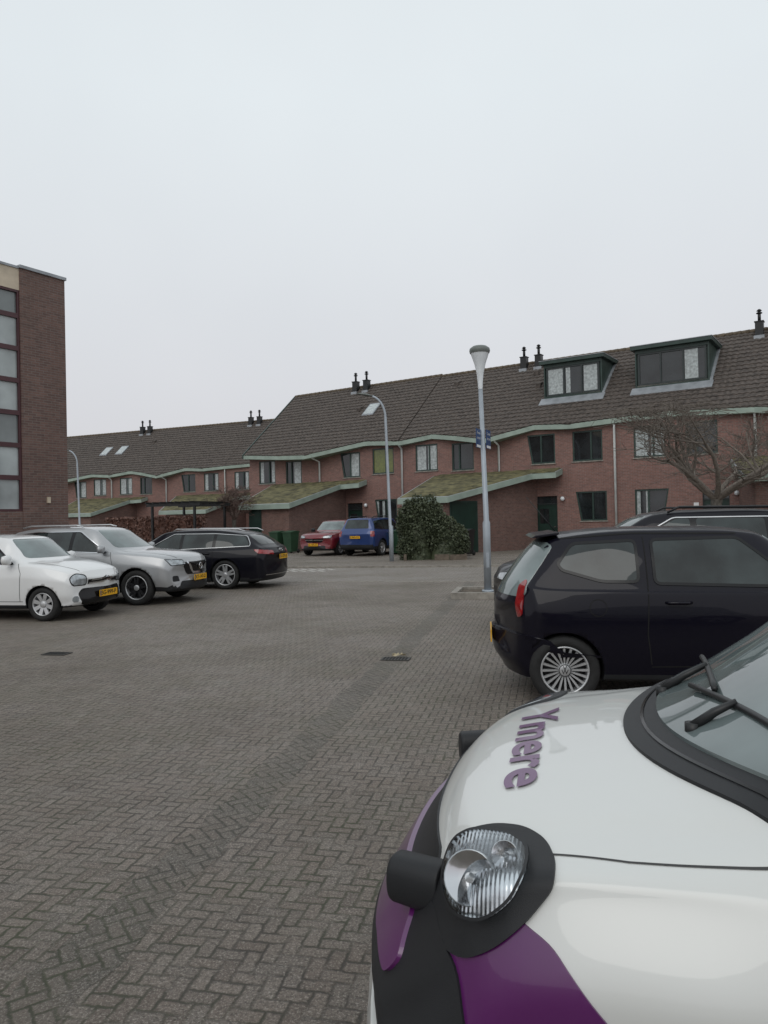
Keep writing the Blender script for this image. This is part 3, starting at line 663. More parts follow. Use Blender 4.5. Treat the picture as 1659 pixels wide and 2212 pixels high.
class Car:
    def __init__(K,name,p,head,sp,label,group=None,cat='car'):
        K.sp=sp; h=Vector(head).normalized(); K.rot=math.atan2(-h.y,-h.x)
        K.root=empty(name,(p[0],p[1],0),K.rot); top(K.root,label,cat,group)
        st=sp['st']; K.L=st[-1][0]; K.w=sp['W']/2
        fs=[pchip([s[0] for s in st],[s[i] for s in st]) for i in range(1,8)]
        dx=sp.get('dx',.05); nx=int(K.L/dx); xs=sorted(set([round(K.L*i/nx,4) for i in range(nx+1)]+[s[0] for s in st]))
        ks=sp.get('ks',4); rings=[]
        xm=sp.get('xm',.5)*K.L; xc=sp['xc']; bf=sp.get('bf',.2); brr=sp.get('br',.15)
        def bow(x,y):
            u=(abs(y)/K.w)**2.3; x2=x
            if x<xm: x2+=bf*u*min(1,max(0,(xm-x)/(xm-xc-.4)))
            xq=.72*K.L
            if x>xq: x2-=brr*u*((x-xq)/(K.L-xq))
            return x2
        K.bow=bow
        for x in xs:
            zb,zs,zt,wb,wm,ws,wt=[f(x) for f in fs]; hh=zs-zb; cr=min(.055,max(.012,.35*(zt-zs)))
            P=[(0,zb),(wb*.8,zb),(wb*.96,zb+.015),(wb,zb+.07),(wm*.985,zb+.34*hh),(wm,zb+.66*hh),(wm*.992,zb+.80*hh),(ws+.014,zs-.03),(ws*.985,zs+.008),((ws*.45+wt*.55)+.02,zs+(zt-zs)*.5),(wt,zt-cr),(wt*.86,zt-cr*.45),(wt*.5,zt-cr*.12),(0,zt)]
            rings.append([(bow(x,y),y,z) for y,z in catmull(P,ks)])
        V=[];F=[]
        def full(r): return r+[(x,-y,z) for x,y,z in r[-2:0:-1]]
        R_=[full(r) for r in rings]; m=len(R_[0])
        def capr(r,sg):
            cz=sum(p[2] for p in r)/m; out=[]
            for s,o in ((.93,.014),(.75,.024),(.45,.03)): out.append([((p[0]-r[0][0])*s+r[0][0]+sg*o,p[1]*s,cz+(p[2]-cz)*s) for p in r])
            return out,(r[0][0]+sg*.032,0,cz)
        c0,e0=capr(R_[0],-1); c1,e1=capr(R_[-1],1)
        R_=c0[::-1]+R_+c1
        for r in R_: V+=r
        for i in range(len(R_)-1):
            for j in range(m): F.append((i*m+j,i*m+(j+1)%m,(i+1)*m+(j+1)%m,(i+1)*m+j))
        V.append(e0); V.append(e1); a=len(V)-2; q=(len(R_)-1)*m
        for j in range(m): F.append((a,(j+1)%m,j)); F.append((a+1,q+j,q+(j+1)%m))
        clad=sp.get('clad',.26)
        mb=MB(); mb.v=V; mb.f=[list(f) for f in F]; mb.sm=[True]*len(F)
        for f in F:
            z=sum(V[i][2] for i in f)/len(f); mb.m.append(1 if z<clad else 0)
        me=mb.mesh('body',[sp['paint'],M['plastic']]); K.body=OB('body',me,K.root)
        bm=bmesh.new(); bm.from_mesh(me); K.bvh=BVHTree.FromBMesh(bm); bm.free()
        if sp.get('wheels',True):
            cu=MB(); Rw=sp['R']+sp.get('arch',.05)
            for wx in sp['wx']:
                for s in (1,-1):
                    y0,y1=s*(K.w-.3),s*(K.w+.3); nn=40; vv=[]
                    for y in (y0,y1):
                        for k in range(nn): tt=2*math.pi*k/nn; vv.append((wx+Rw*math.cos(tt),y,sp['R']+Rw*math.sin(tt)))
                    cu.add(vv,[(k,(k+1)%nn,nn+(k+1)%nn,nn+k) for k in range(nn)]+[list(range(nn)),list(range(nn,2*nn))],1)
            cm=cu.mesh('cut',[sp['paint'],M['plastic']]); co=OB('cut',cm,K.root)
            md=K.body.modifiers.new('b','BOOLEAN'); md.operation='DIFFERENCE'; md.object=co; md.solver='EXACT'
            try: md.material_mode='INDEX'
            except Exception: pass
            bpy.context.view_layer.update()
            nm=bpy.data.meshes.new_from_object(K.body.evaluated_get(bpy.context.evaluated_depsgraph_get()))
            K.body.modifiers.clear(); 
            if len(nm.polygons)>100: K.body.data=nm
            bpy.data.objects.remove(co)
            K.wheels()
    def ray(K,a,b,az,c,off):
        d,l,u=rframe(az); c=Vector(c)
        if az=='top': c=Vector((c[0],c[1],0))
        o=c+l*a+u*b-d*6
        h=K.bvh.ray_cast(o,d)
        return None if h[0] is None else h[0]-d*off
    def patch(K,name,poly,mats,az=-90,c=(0,0,0),off=.005,res=.05,sides=(1,-1),parent=None,skirt=True):
        if not isinstance(mats,(list,tuple)): mats=[mats]
        x0=min(p[0] for p in poly);x1=max(p[0] for p in poly);y0=min(p[1] for p in poly);y1=max(p[1] for p in poly)
        nx=max(1,math.ceil((x1-x0)/res)); ny=max(1,math.ceil((y1-y0)/res))
        bm=bmesh.new(); g=[[bm.verts.new((x0+(x1-x0)*i/nx,y0+(y1-y0)*j/ny,0)) for j in range(ny+1)] for i in range(nx+1)]
        for i in range(nx):
            for j in range(ny): bm.faces.new((g[i][j],g[i+1][j],g[i+1][j+1],g[i][j+1]))
        ce=Vector((sum(p[0] for p in poly)/len(poly),sum(p[1] for p in poly)/len(poly),0))
        for i in range(len(poly)):
            a=Vector((*poly[i-1],0)); b=Vector((*poly[i],0)); e=b-a
            if e.length<1e-5: continue
            nn=Vector((e.y,-e.x,0)).normalized()
            if nn.dot(ce-a)>0: nn=-nn
            bmesh.ops.bisect_plane(bm,geom=bm.verts[:]+bm.edges[:]+bm.faces[:],dist=1e-5,plane_co=a,plane_no=nn,clear_outer=True)
        return K.finish(bm,name,mats,az,c,off,sides,parent,skirt)
    def band(K,name,m,w0,w1,fx0,fx1,off=.006,n=40,ns=10):
        bm=bmesh.new(); g=[]
        for i in range(ns+1):
            s=i/ns; row=[]
            for j in range(n+1):
                t_=-1+2*j/n; y=t_*(w0+(w1-w0)*s); a=fx0(t_);b_=fx1(t_); row.append(bm.verts.new((a+(b_-a)*s,y,0)))
            g.append(row)
        for i in range(ns):
            for j in range(n): bm.faces.new((g[i][j],g[i+1][j],g[i+1][j+1],g[i][j+1]))
        return K.finish(bm,name,[m],'top',(0,0,0),off,(1,),None,True)
    def finish(K,bm,name,mats,az,c,off,sides,parent,skirt):
        dead=[]
        for v in bm.verts:
            h=K.ray(v.co.x,v.co.y,az,c,off)
            if h is None: dead.append(v)
            else: v.co=h
        bmesh.ops.delete(bm,geom=dead,context='VERTS')
        if skirt:
            be=[e for e in bm.edges if e.is_boundary]; r=bmesh.ops.extrude_edge_only(bm,edges=be)
            d=rframe(az)[0]
            for v in [q for q in r['geom'] if isinstance(q,bmesh.types.BMVert)]: v.co+=d*(off+.004)
        bm.verts.index_update(); V=[tuple(v.co) for v in bm.verts]; F=[[v.index for v in f.verts] for f in bm.faces]; bm.free()
        out=[]
        for s in sides:
            mb=MB(); mb.add([(x,y*s,z) for x,y,z in V],[f if s>0 else f[::-1] for f in F],0,True)
            me=bpy.data.meshes.new(name); me.from_pydata(mb.v,[],mb.f)
            for m_ in mats: me.materials.append(m_)
            me.polygons.foreach_set('use_smooth',[True]*len(mb.f)); me.update()
            bm=bmesh.new(); bm.from_mesh(me); bmesh.ops.recalc_face_normals(bm,faces=bm.faces)
            for e in bm.edges:
                if len(e.link_faces)==2 and e.calc_face_angle(0)>.8: e.smooth=False
            bm.to_mesh(me); bm.free()
            out.append(OB(name,me,parent or K.root))
        return out
    def strip(K,name,pts,wd,m,az=-90,c=(0,0,0),off=.003,sides=(1,-1),res=.04,parent=None,close=False):
        P=[Vector(p) for p in pts]; 
        if close: P.append(P[0])
        Q=[]
        for a,b in zip(P,P[1:]):
            n=max(1,int((b-a).length/res))
            for k in range(n): Q.append(a+(b-a)*k/n)
        Q.append(P[-1]); V=[];F=[]
        for i,q in enumerate(Q):
            d=(Q[min(i+1,len(Q)-1)]-Q[max(i-1,0)]).normalized(); nn=Vector((-d.y,d.x))*wd/2
            for s in (1,-1):
                h=K.ray(q.x+nn.x*s,q.y+nn.y*s,az,c,off); V.append(h)
        for i in range(len(Q)-1):
            if all(V[k] is not None for k in (2*i,2*i+1,2*i+2,2*i+3)): F.append((2*i,2*i+1,2*i+3,2*i+2))
        V=[v if v is not None else Vector((0,0,.5)) for v in V]
        used=sorted({i for f in F for i in f}); mp={u:i for i,u in enumerate(used)}
        V=[V[u] for u in used]; F=[[mp[i] for i in f] for f in F]
        out=[]
        for s in sides:
            mb=MB(); mb.add([(v.x,v.y*s,v.z) for v in V],F,0,True); out.append(mb.obj(name,[m],parent or K.root))
        return out
    def wheels(K):
        sp=K.sp; R_=sp['R']; rr=sp['rim']; t=.1
        b=MB(); b.lathe([(rr,t*.75),(rr+.015,t*.95),(R_-.05,t*1.02),(R_-.015,t*.9),(R_,t*.6),(R_,-t*.6),(R_-.02,-t*.95),(rr,-t)],48,0,'y'); tm=b.mesh('tyre',[M['rubber']])
        b=MB(); b.lathe([(rr+.004,t*.74),(rr+.002,t*.86),(rr*.95,t*.88),(rr*.92,t*.7),(rr*.9,-t*.9)],48,0,'y'); b.lathe([(rr*.91,-t*.2),(.0,-t*.2)],32,1,'y')
        n,wi,wo,sm,dbl=sp['spk']
        for k in range(n):
            for dd in ((-dbl,dbl) if dbl else (0,)):
                a=2*math.pi*k/n+.3; ca,sa=math.cos(a),math.sin(a); v=[]
                for r,ww,yy in ((.035,wi,t*.62),(rr*.55,(wi+wo)/2,t*.72),(rr*.94,wo,t*.8)):
                    o=dd*(r/rr)**.7
                    for e in (-1,1):
                        for dy in (0,-.03):
                            q=o+e*ww/2; v.append((r*ca-q*sa,yy+dy,r*sa+q*ca))
                f=[]
                for i in (0,1):
                    p=4*i; f+=[(p,p+2,p+6,p+4),(p+1,p,p+4,p+5),(p+2,p+3,p+7,p+6)]
                b.add(v,f,sm)
        b.lathe([(.055,t*.5),(.055,t*.78),(.045,t*.84),(0,t*.84)],20,0,'y')
        if sp.get('vw'):
            b.lathe([(.052,t*.84),(.052,t*.87),(.046,t*.87),(.046,t*.84)],20,1,'y')
            for s_,z in (('V',.018),('W',-.014)):
                v,f=textdata(s_,.055); b.add([(-x,t*.86,y+z) for x,y,_ in v],f,1)
        rm=b.mesh('rim',[M['alloy'],M['alloyd']])
        for wx in sp['wx']:
            for s in (1,-1):
                o=OB('wheel',tm,K.root,(wx,s*(K.w-.125),R_),0 if s>0 else math.pi); OB('rim',rm,o)
    def plate(K,txt,front=True,z=.5,ox=None):
        h=K.ray(0,z,0 if front else 180,(0,0,0),.02)
        x=(ox if ox is not None else h.x); b=MB(); s=-1 if front else 1
        b.box(x,x+s*.012,-.26,.26,z-.056,z+.056,0)
        v,f=textdata(txt,.105,.002)
        k=.44/max(p[0]*2 for p in v)
        sg=-1 if front else 1
        b.add([(x+s*.0135,p[0]*k*sg,z+p[1]*.95) for p in v],f,1)
        b.box(x+s*.0125,x+s*.0128,(.225 if front else -.255),(.255 if front else -.225),z-.05,z+.05,2)
        b.obj('license_plate',[M['yellow'],M['txt'],M['blue']],K.root)
    def mirror(K,x,z,m,sides=(1,-1)):
        for s in sides:
            h=K.ray(x,z,-90,(0,0,0),0); y=h.y if h else K.w
            b=MB(); b.lathe([(0,-.09),(.07,-.075),(.095,0),(.08,.07),(0,.095)],16,0,'z'); me=b.mesh('wing_mirror',[m]); o=OB('wing_mirror',me,K.root,(x-.02,s*(y+.13),z+.05)); o.scale=(.8,1.15,.9)
            b=MB(); b.tube([(x,s*(y-.01),z),(x,s*(y+.09),z+.0)],.025,8,0); b.obj('mirror_arm',[M['plastic']],o).matrix_parent_inverse=Matrix.LocRotScale(o.location,None,o.scale).inverted()
    def handle(K,x,z,m):
        for s in (1,-1):
            h=K.ray(x,z,-90,(0,0,0),0)
            if h:
                b=MB(); b.tube([(x-.1,s*(h.y+.0),z),(x-.07,s*(h.y+.028),z),(x+.07,s*(h.y+.028),z),(x+.1,s*(h.y+.0),z)],[.012,.014,.014,.012],8,0); b.obj('door_handle',[m],K.root)
def template(L,W,H,zf,xc,zc,xa,xr,zre,xb,zd,zb=.2,belt=None,tail=.78):
    w=W/2; b0=zc-.09; b1=belt or zd-.04
    def bl(x): return b0+(b1-b0)*(x-xc)/(xb-xc)
    return [(0,.30,zf-.16,zf-.12,.80*w,.88*w,.80*w,.6*w),
     (.05,.25,zf-.07,zf-.02,.86*w,.94*w,.85*w,.64*w),
     (.2,zb+.02,zf-.01,zf+.05,.9*w,.98*w,.9*w,.68*w),
     (xc*.6,zb,zf+(b0-zf)*.6,zf+(zc-zf)*.72,.93*w,w,.93*w,.7*w),
     (xc-.03,zb,b0,zc-.012,.94*w,w,.94*w,.74*w),
     (xc+.12,zb,bl(xc+.12),zc+.06,.94*w,w,.94*w,.76*w),
     ((xc+xa)/2,zb,bl((xc+xa)/2),zc+(H-.05-zc)*.56,.94*w,w,.945*w,.73*w),
     (xa,zb,bl(xa),H-.04,.94*w,w,.945*w,.68*w),
     (xa+.35,zb,bl(xa+.35),H-.008,.94*w,w,.945*w,.67*w),
     ((xa+xr)/2+.1,zb,bl((xa+xr)/2),H,.94*w,w,.945*w,.67*w),
     (xr,zb,bl(xr),zre,.94*w,.995*w,.93*w,.64*w),
     ((xr+xb)/2+.02,zb,bl((xr+xb)/2),(zre+zd)/2+.03,.93*w,.985*w,.915*w,.68*w),
     (xb,zb+.02,b1,zd,.92*w,.97*w,.89*w,.74*w),
     (max(xb+.02,L-.06),zb+.06,b1-.04,zd-.03,.9*w,.95*w,.87*w,.74*w),
     (L,.34,zd-.2,zd-.15,.85*w,.9*w,.83*w,.66*w)]
def dress(K,cuts,H,zc,xa,xr,xb,zre,zd,xc,belt1,wmat='wind',trim=None,tz=.12):
    w=K.w; b0=zc-.09
    def bl(x): return b0+(belt1-b0)*(x-xc)/(xb-xc)+.035
    top_=H-tz; xs=[xc+.42]+cuts; c=cuts[-1]
    Q=roundpoly([(xs[0]-.05,bl(xs[0])-.02),(c,bl(c)+.02),(c+.0,bl(c)+.08),(c-.14,top_-.05),(cuts[-2],top_+.01),(xa+.26,top_+.015)],.05)
    K.patch('window_surround',Q,M['gloss'],off=.003)
    if trim: K.strip('window_trim',Q,.013,trim,close=True,off=.009)
    for i in range(len(cuts)):
        a=xs[i]+(.02 if i==0 else .04); c=cuts[i]-.04
        if i==0: P=[(a,bl(a)+.0),(c,bl(c)),(c,top_),(xa+.3,top_)]
        elif i==len(cuts)-1:
            P=[(a,bl(a)),(c,bl(c)+.03),(c,bl(c)+.08),(c-.14,top_-.07),(a,top_-.01)]
        else: P=[(a,bl(a)),(c,bl(c)),(c,top_-.01),(a,top_)]
        K.patch('side_window',roundpoly(P,.04),M['carglass'],off=.006)
    K.patch('windscreen',roundpoly([(-.74*w,zc+.03),(.74*w,zc+.03),(.62*w,H-.085),(-.62*w,H-.085)],.06),M[wmat],az=0,sides=(1,),off=.005)
    K.patch('rear_window',roundpoly([(-.66*w,zd+.05),(.66*w,zd+.05),(.56*w,zre-.06),(-.56*w,zre-.06)],.06),M['carglass'],az=180,sides=(1,),off=.005)
    for i,c in enumerate(cuts[:-1]):
        K.strip('door_seam',[(c,bl(c)),(c,.34)],.008,M['seam'])
    K.strip('door_seam',[(xc+.3,bl(xc)),(xc+.22,.8),(xc+.25,.33)],.008,M['seam'])
    K.strip('sill_seam',[(K.sp['wx'][0]+K.sp['R']+.08,.33),(K.sp['wx'][1]-K.sp['R']-.08,.33)],.008,M['seam'])
    K.strip('bonnet_seam',[(.12,.62*w),(.4,.7*w),(xc+.05,.78*w)],.008,M['seam'],az='top',off=.002)
    for i,c in enumerate(cuts[:-1][:2]): K.handle(c-.18,bl(c)-.13,K.sp['paint'])
def lights(K,zf,fz=.1,fw=.2,y=.7,az=-28,rear=None):
    w=K.w
    Q=[(-fw,-.045),(fw*.7,-.06),(fw*1.15,fz*.6),(-fw*.7,fz*.3)]
    K.patch('headlight_surround',roundpoly([(-fw-.015,-.06),(fw*.7+.01,-.075),(fw*1.15+.02,fz*.6+.012),(-fw*.7-.01,fz*.3+.014)],.03),M['gloss'],az=az,c=(.1,y*w,zf-.1),res=.03,off=.003)
    K.patch('headlight',roundpoly(Q,.03),M['lens'],az=az,c=(.1,y*w,zf-.1),res=.03,off=.008)
    if rear:
        z0,z1,ww=rear
        K.patch('taillight',roundpoly([(-ww,z0),(ww,z0),(ww,z1),(-ww*.8,z1)],.03),M['red'],az=-145,c=(K.L-.15,w*.8,0),res=.03,off=.008)
H12=(math.cos(A),-math.sin(A))
# --- white city car
sp=dict(st=template(3.46,1.62,1.46,.84,.85,1.02,1.5,3.0,1.37,3.38,.98),W=1.62,xc=.85,bf=.25,paint=paint('white_paint',(.72,.73,.73)),R=.285,rim=.19,wx=(.68,3.02),spk=(8,.05,.07,0,0),arch=.035)
K=Car('parked_car',(-4.90,12.82),H12,sp,'small white hatchback parked on the brick paving','parked cars')
dress(K,[1.95,2.65,3.2],1.46,1.02,1.5,3.0,3.38,1.37,.98,.85,.94)
K.patch('headlight_surround',roundpoly([(-.165,-.115),(.115,-.115),(.155,.025),(.045,.105),(-.155,.065)],.06),M['gloss'],az=-35,c=(.12,.6,.69),res=.02,off=.003)
K.patch('headlight',roundpoly([(-.15,-.1),(.1,-.1),(.14,.02),(.04,.09),(-.14,.05)],.06),M['lens'],az=-35,c=(.12,.6,.69),res=.02,off=.009)
K.patch('grille',roundpoly([(-.52,.25),(.52,.25),(.6,.44),(.52,.53),(-.52,.53),(-.6,.44)],.05),M['gloss'],az=0,sides=(1,),off=.01)
K.strip('grille_trim',[(-.42,.633),(-.1,.65),(0,.68),(.1,.65),(.42,.633)],.075,M['gloss'],az=0,sides=(1,),off=.008,res=.02)
K.strip('badge',[(-.36,.658),(-.1,.672),(0,.702),(.1,.672),(.36,.658)],.02,M['chrome'],az=0,sides=(1,),off=.014,res=.02)
K.strip('badge',[(-.4,.608),(-.1,.624),(0,.654),(.1,.624),(.4,.608)],.02,M['chrome'],az=0,sides=(1,),off=.014,res=.02)
K.patch('fog_light',roundpoly([(-.05,-.05),(.05,-.05),(.05,.05),(-.05,.05)],.04),M['lens'],az=-25,c=(.1,.66,.36),res=.02,off=.014)
K.plate('SG-999-P',z=.42); K.mirror(1.3,.98,sp['paint'])
# --- silver crossover
sp=dict(st=template(4.38,1.82,1.57,.93,1.15,1.1,1.95,3.75,1.5,4.28,1.1,zb=.24),W=1.82,xc=1.15,bf=.28,clad=.36,paint=paint('silver_paint',(.37,.38,.39),.4,.3),R=.345,rim=.235,wx=(.88,3.53),spk=(5,.05,.035,1,.04),arch=.05)
K=Car('parked_car',(-3.83,14.97),H12,sp,'silver crossover parked between white and black cars','parked cars')
dress(K,[2.35,3.25,3.95],1.57,1.1,1.95,3.75,4.28,1.5,1.1,1.15,1.08,trim=M['chrome'])
lights(K,.93,rear=(.85,1.05,.15))
K.patch('grille',roundpoly([(-.36,.57),(.36,.57),(.52,.82),(-.52,.82)],.04),M['gloss'],az=0,sides=(1,),off=.01)
K.strip('grille_trim',[(-.4,.83),(-.2,.6),(.2,.6),(.4,.83)],.04,M['chrome'],az=0,sides=(1,),off=.018)
b=MB(); h=K.ray(0,.72,0,(0,0,0),.03); b.lathe([(.055,0),(.07,0),(.07,-.012),(.055,-.012),(.055,0)],20,0,'z'); v=[(h.x+z,x,.72+y) for x,y,z in b.v]; b.v=v; b.box(h.x-.012,h.x,-.085,.085,.71,.73,0); b.obj('badge',[M['chrome']],K.root)
K.patch('lower_grille',roundpoly([(-.6,.3),(.6,.3),(.52,.45),(-.52,.45)],.04),M['plastic'],az=0,sides=(1,),off=.01)
K.patch('fog_light',roundpoly([(-.1,-.05),(.08,-.05),(.08,.06),(-.06,.06)],.03),M['plastic'],az=-28,c=(.1,.68,.5),res=.02)
K.plate('XT-147-D',z=.5); K.mirror(1.6,1.06,sp['paint'])
for s in (1,-1):
    b=MB(); b.tube([(2.2,s*.6,1.555),(2.35,s*.6,1.59),(3.4,s*.59,1.59),(3.6,s*.58,1.55)],.014,8,0); b.obj('roof_rail',[M['alloy']],K.root)
# --- black estate
sp=dict(st=template(4.94,1.88,1.43,.78,1.35,.99,2.2,4.2,1.34,4.82,1.0,zb=.17),W=1.88,xc=1.35,paint=paint('black_paint',(.006,.006,.010),dark=True),R=.345,rim=.25,wx=(.93,3.85),spk=(5,.06,.04,0,.045),arch=.04,br=.2)
K=Car('parked_car',(-7.37,18.98),(-H12[0],-H12[1]),sp,'black estate car with roof rails seen from behind','parked cars')
dress(K,[2.7,3.55,4.45],1.43,.99,2.2,4.2,4.82,1.34,1.0,1.35,.97,trim=M['alloy'])
lights(K,.78)
K.patch('taillight',roundpoly([(-.26,.84),(.24,.8),(.24,.9),(-.3,.94)],.03),M['red'],az=-150,c=(4.8,.66,0),res=.03,off=.008)
K.strip('bumper_trim',[(-.75,.33),(.75,.33)],.02,M['chrome'],az=180,sides=(1,),off=.008)
K.plate('G-529-LB',False,z=.74); K.mirror(1.95,.98,sp['paint'])
h=K.ray(0,.9,180,(0,0,0),.01); b=MB()
for k in range(4):
    c=MB(); c.lathe([(.032,0),(.04,0),(.04,.008),(.032,.008),(.032,0)],18,0,'z'); b.add([(h.x+z,x+(k-1.5)*.055,.9+y) for x,y,z in c.v],c.f,0)
b.obj('badge',[M['chrome']],K.root)
for s in (1,-1):
    b=MB(); b.tube([(2.4,s*.63,1.39),(2.5,s*.63,1.44),(4.1,s*.6,1.42),(4.25,s*.59,1.36)],.014,8,0); b.obj('roof_rail',[M['alloy']],K.root)
# --- red crossover
sp=dict(st=template(4.48,1.84,1.6,.95,1.2,1.1,2.0,3.85,1.5,4.38,1.12,zb=.22),W=1.84,xc=1.2,bf=.3,clad=.33,paint=paint('red_paint',(.17,.012,.02),.2),R=.345,rim=.23,wx=(.9,3.58),spk=(5,.05,.06,0,.03),arch=.05)
K=Car('parked_car',(-3.15,32.3),(-.42,-.9),sp,'red crossover parked nose out beside a blue car','parked cars')
dress(K,[2.45,3.3,4.0],1.6,1.1,2.0,3.85,4.38,1.5,1.12,1.2,1.1,trim=M['chrome'])
lights(K,.95,rear=(.9,1.05,.15))
K.patch('grille',roundpoly([(-.4,.6),(.4,.6),(.46,.76),(-.46,.76)],.04),M['gloss'],az=0,sides=(1,),off=.01); K.strip('badge',[(-.46,.7),(.46,.7)],.025,M['chrome'],az=0,sides=(1,),off=.018)
K.patch('lower_grille',roundpoly([(-.6,.26),(.6,.26),(.52,.46),(-.52,.46)],.04),M['plastic'],az=0,sides=(1,),off=.01); K.plate('G-184-X',z=.5); K.mirror(1.65,1.08,M['plastic'])
# --- blue suv
sp=dict(st=template(4.34,1.82,1.67,1.0,1.25,1.15,1.95,4.02,1.63,4.28,1.14,zb=.27),W=1.82,xc=1.25,clad=.42,paint=paint('blue_paint',(.015,.045,.17),.3),R=.35,rim=.22,wx=(.85,3.52),spk=(5,.05,.07,0,0),arch=.06,br=.08)
LD=4.34; ph=Vector((.47,.883)).normalized(); rc=Vector((-1.25,31.3)); fr=rc+ph*LD
K=Car('parked_car',(fr.x,fr.y),(ph.x,ph.y),sp,'blue off-road car parked facing the shed','parked cars')
dress(K,[2.4,3.25,4.05],1.67,1.15,1.95,4.02,4.28,1.63,1.14,1.25,1.12)
lights(K,1.0)
K.patch('taillight',roundpoly([(-.09,.85),(.09,.85),(.09,1.08),(-.09,1.08)],.03),M['red'],az=-150,c=(4.2,.76,0),res=.03,off=.01)
K.patch('rear_bumper',roundpoly([(-.85,.3),(.85,.3),(.82,.5),(-.82,.5)],.03),M['plastic'],az=180,sides=(1,),off=.02); K.plate('Z-842-ZZ',False,z=.82); K.mirror(1.7,1.12,M['plastic'])
for s in (1,-1):
    b=MB(); b.tube([(2.2,s*.6,1.62),(2.3,s*.6,1.71),(3.7,s*.59,1.71),(3.9,s*.58,1.62)],.02,8,0); b.obj('roof_rail',[M['plastic']],K.root)
# --- dark mpv
sp=dict(st=template(4.8,1.88,1.64,.88,1.1,1.1,2.1,4.1,1.56,4.7,1.12,zb=.2),W=1.88,xc=1.1,bf=.3,paint=paint('anthracite_paint',(.009,.009,.013),.1,dark=True),R=.34,rim=.23,wx=(.93,3.8),spk=(5,.06,.05,0,.03))
K=Car('parked_car',(1.62,10.75),(-H12[0],-H12[1]*-1*-1),sp,'dark people carrier with chrome window line behind black car','parked cars')
dress(K,[2.6,3.5,4.35],1.64,1.1,2.1,4.1,4.7,1.56,1.12,1.1,1.1,trim=M['alloy'])
lights(K,.88); K.patch('lower_grille',roundpoly([(-.6,.28),(.6,.28),(.55,.42),(-.55,.42)],.04),M['plastic'],az=0,sides=(1,)); K.strip('fog_trim',[(-.12,0),(.14,0)],.02,M['chrome'],az=-30,c=(.1,.7,.4)); K.mirror(1.6,1.08,sp['paint'])
for s in (1,-1):
    b=MB(); b.tube([(2.3,s*.63,1.6),(2.45,s*.63,1.67),(4.0,s*.6,1.65),(4.15,s*.6,1.56)],.015,8,0); b.obj('roof_rail',[M['plastic']],K.root)
# --- black small hatchback
st=template(3.54,1.64,1.48,.82,.75,1.04,1.35,3.08,1.42,3.46,1.02,zb=.19)
sp=dict(st=st,W=1.64,xc=.75,dx=.035,ks=5,paint=paint('black_purple_paint',(.005,.0045,.010),dark=True),R=.292,rim=.2,wx=(.58,3.0),spk=(20,.012,.02,0,0),arch=.03,br=.28,vw=True)
K=Car('parked_car',(4.57,6.5),(.99,-.14),sp,'small black hatchback with multi-spoke alloy wheels','parked cars')
bel=lambda x:.97+(x-.75)*.03
P=roundpoly([(1.1,bel(1.1)),(2.25,1.015),(2.25,1.375),(1.55,1.385)],.05,6)
P2=roundpoly([(2.38,1.03),(2.68,1.035),(3.0,1.13),(3.03,1.18),(2.90,1.35),(2.38,1.372)],.05,6)
K.patch('side_window',P,M['carglass'],res=.04); K.patch('side_window',P2,M['carglass'],res=.04)
K.strip('window_seal',P2,.024,M['gloss'],close=True,off=.008)
K.strip('window_seal',P,.024,M['gloss'],close=True,off=.008)
K.strip('door_seam',[(2.31,1.4),(2.31,1.0),(2.33,.6),(2.3,.35)],.009,M['seam']); K.strip('door_seam',[(1.0,.95),(.98,.6),(1.02,.35),(2.3,.33)],.009,M['seam']); K.handle(2.08,.86,sp['paint'])
K.strip('roof_seam',[(1.55,1.415),(2.4,1.43),(3.05,1.39)],.012,M['seam'])
K.strip('fuel_flap',[(2.72+.07*math.cos(t_*.52),.82+.07*math.sin(t_*.52)) for t_ in range(13)],.006,M['seam'],sides=(1,),res=.02)
K.patch('windscreen',roundpoly([(-.6,1.07),(.6,1.07),(.5,1.39),(-.5,1.39)],.06),M['wind'],az=0,sides=(1,))
K.patch('rear_window',roundpoly([(-.72,.9),(.72,.9),(.54,1.36),(-.54,1.36)],.08),M['wind'],az=180,sides=(1,),off=.008)
K.patch('taillight',roundpoly([(-.05,.74),(.035,.72),(.06,1.0),(.0,1.05),(-.04,1.03)],.03),M['red'],az=-140,c=(3.4,.7,0),res=.02,off=.012)
K.patch('rear_bumper',roundpoly([(-.8,.22),(.8,.22),(.8,.58),(-.8,.58)],.04),sp['paint'],az=180,sides=(1,),off=.03)
K.plate('8-ZKB-52',False,z=.5,ox=3.6); K.mirror(1.25,1.0,sp['paint'])
b=MB(); b.tube([(2.98,0,1.44),(3.25,0,1.78)],[.006,.003],6,0); b.obj('antenna',[M['black']],K.root)
b=MB(); b.prism([(3.0,1.425),(3.0,1.45),(3.2,1.425),(3.24,1.40),(3.2,1.40)],-.52,.52,0,'y'); bevel(b.obj('roof_spoiler',[sp['paint']],K.root),.006)
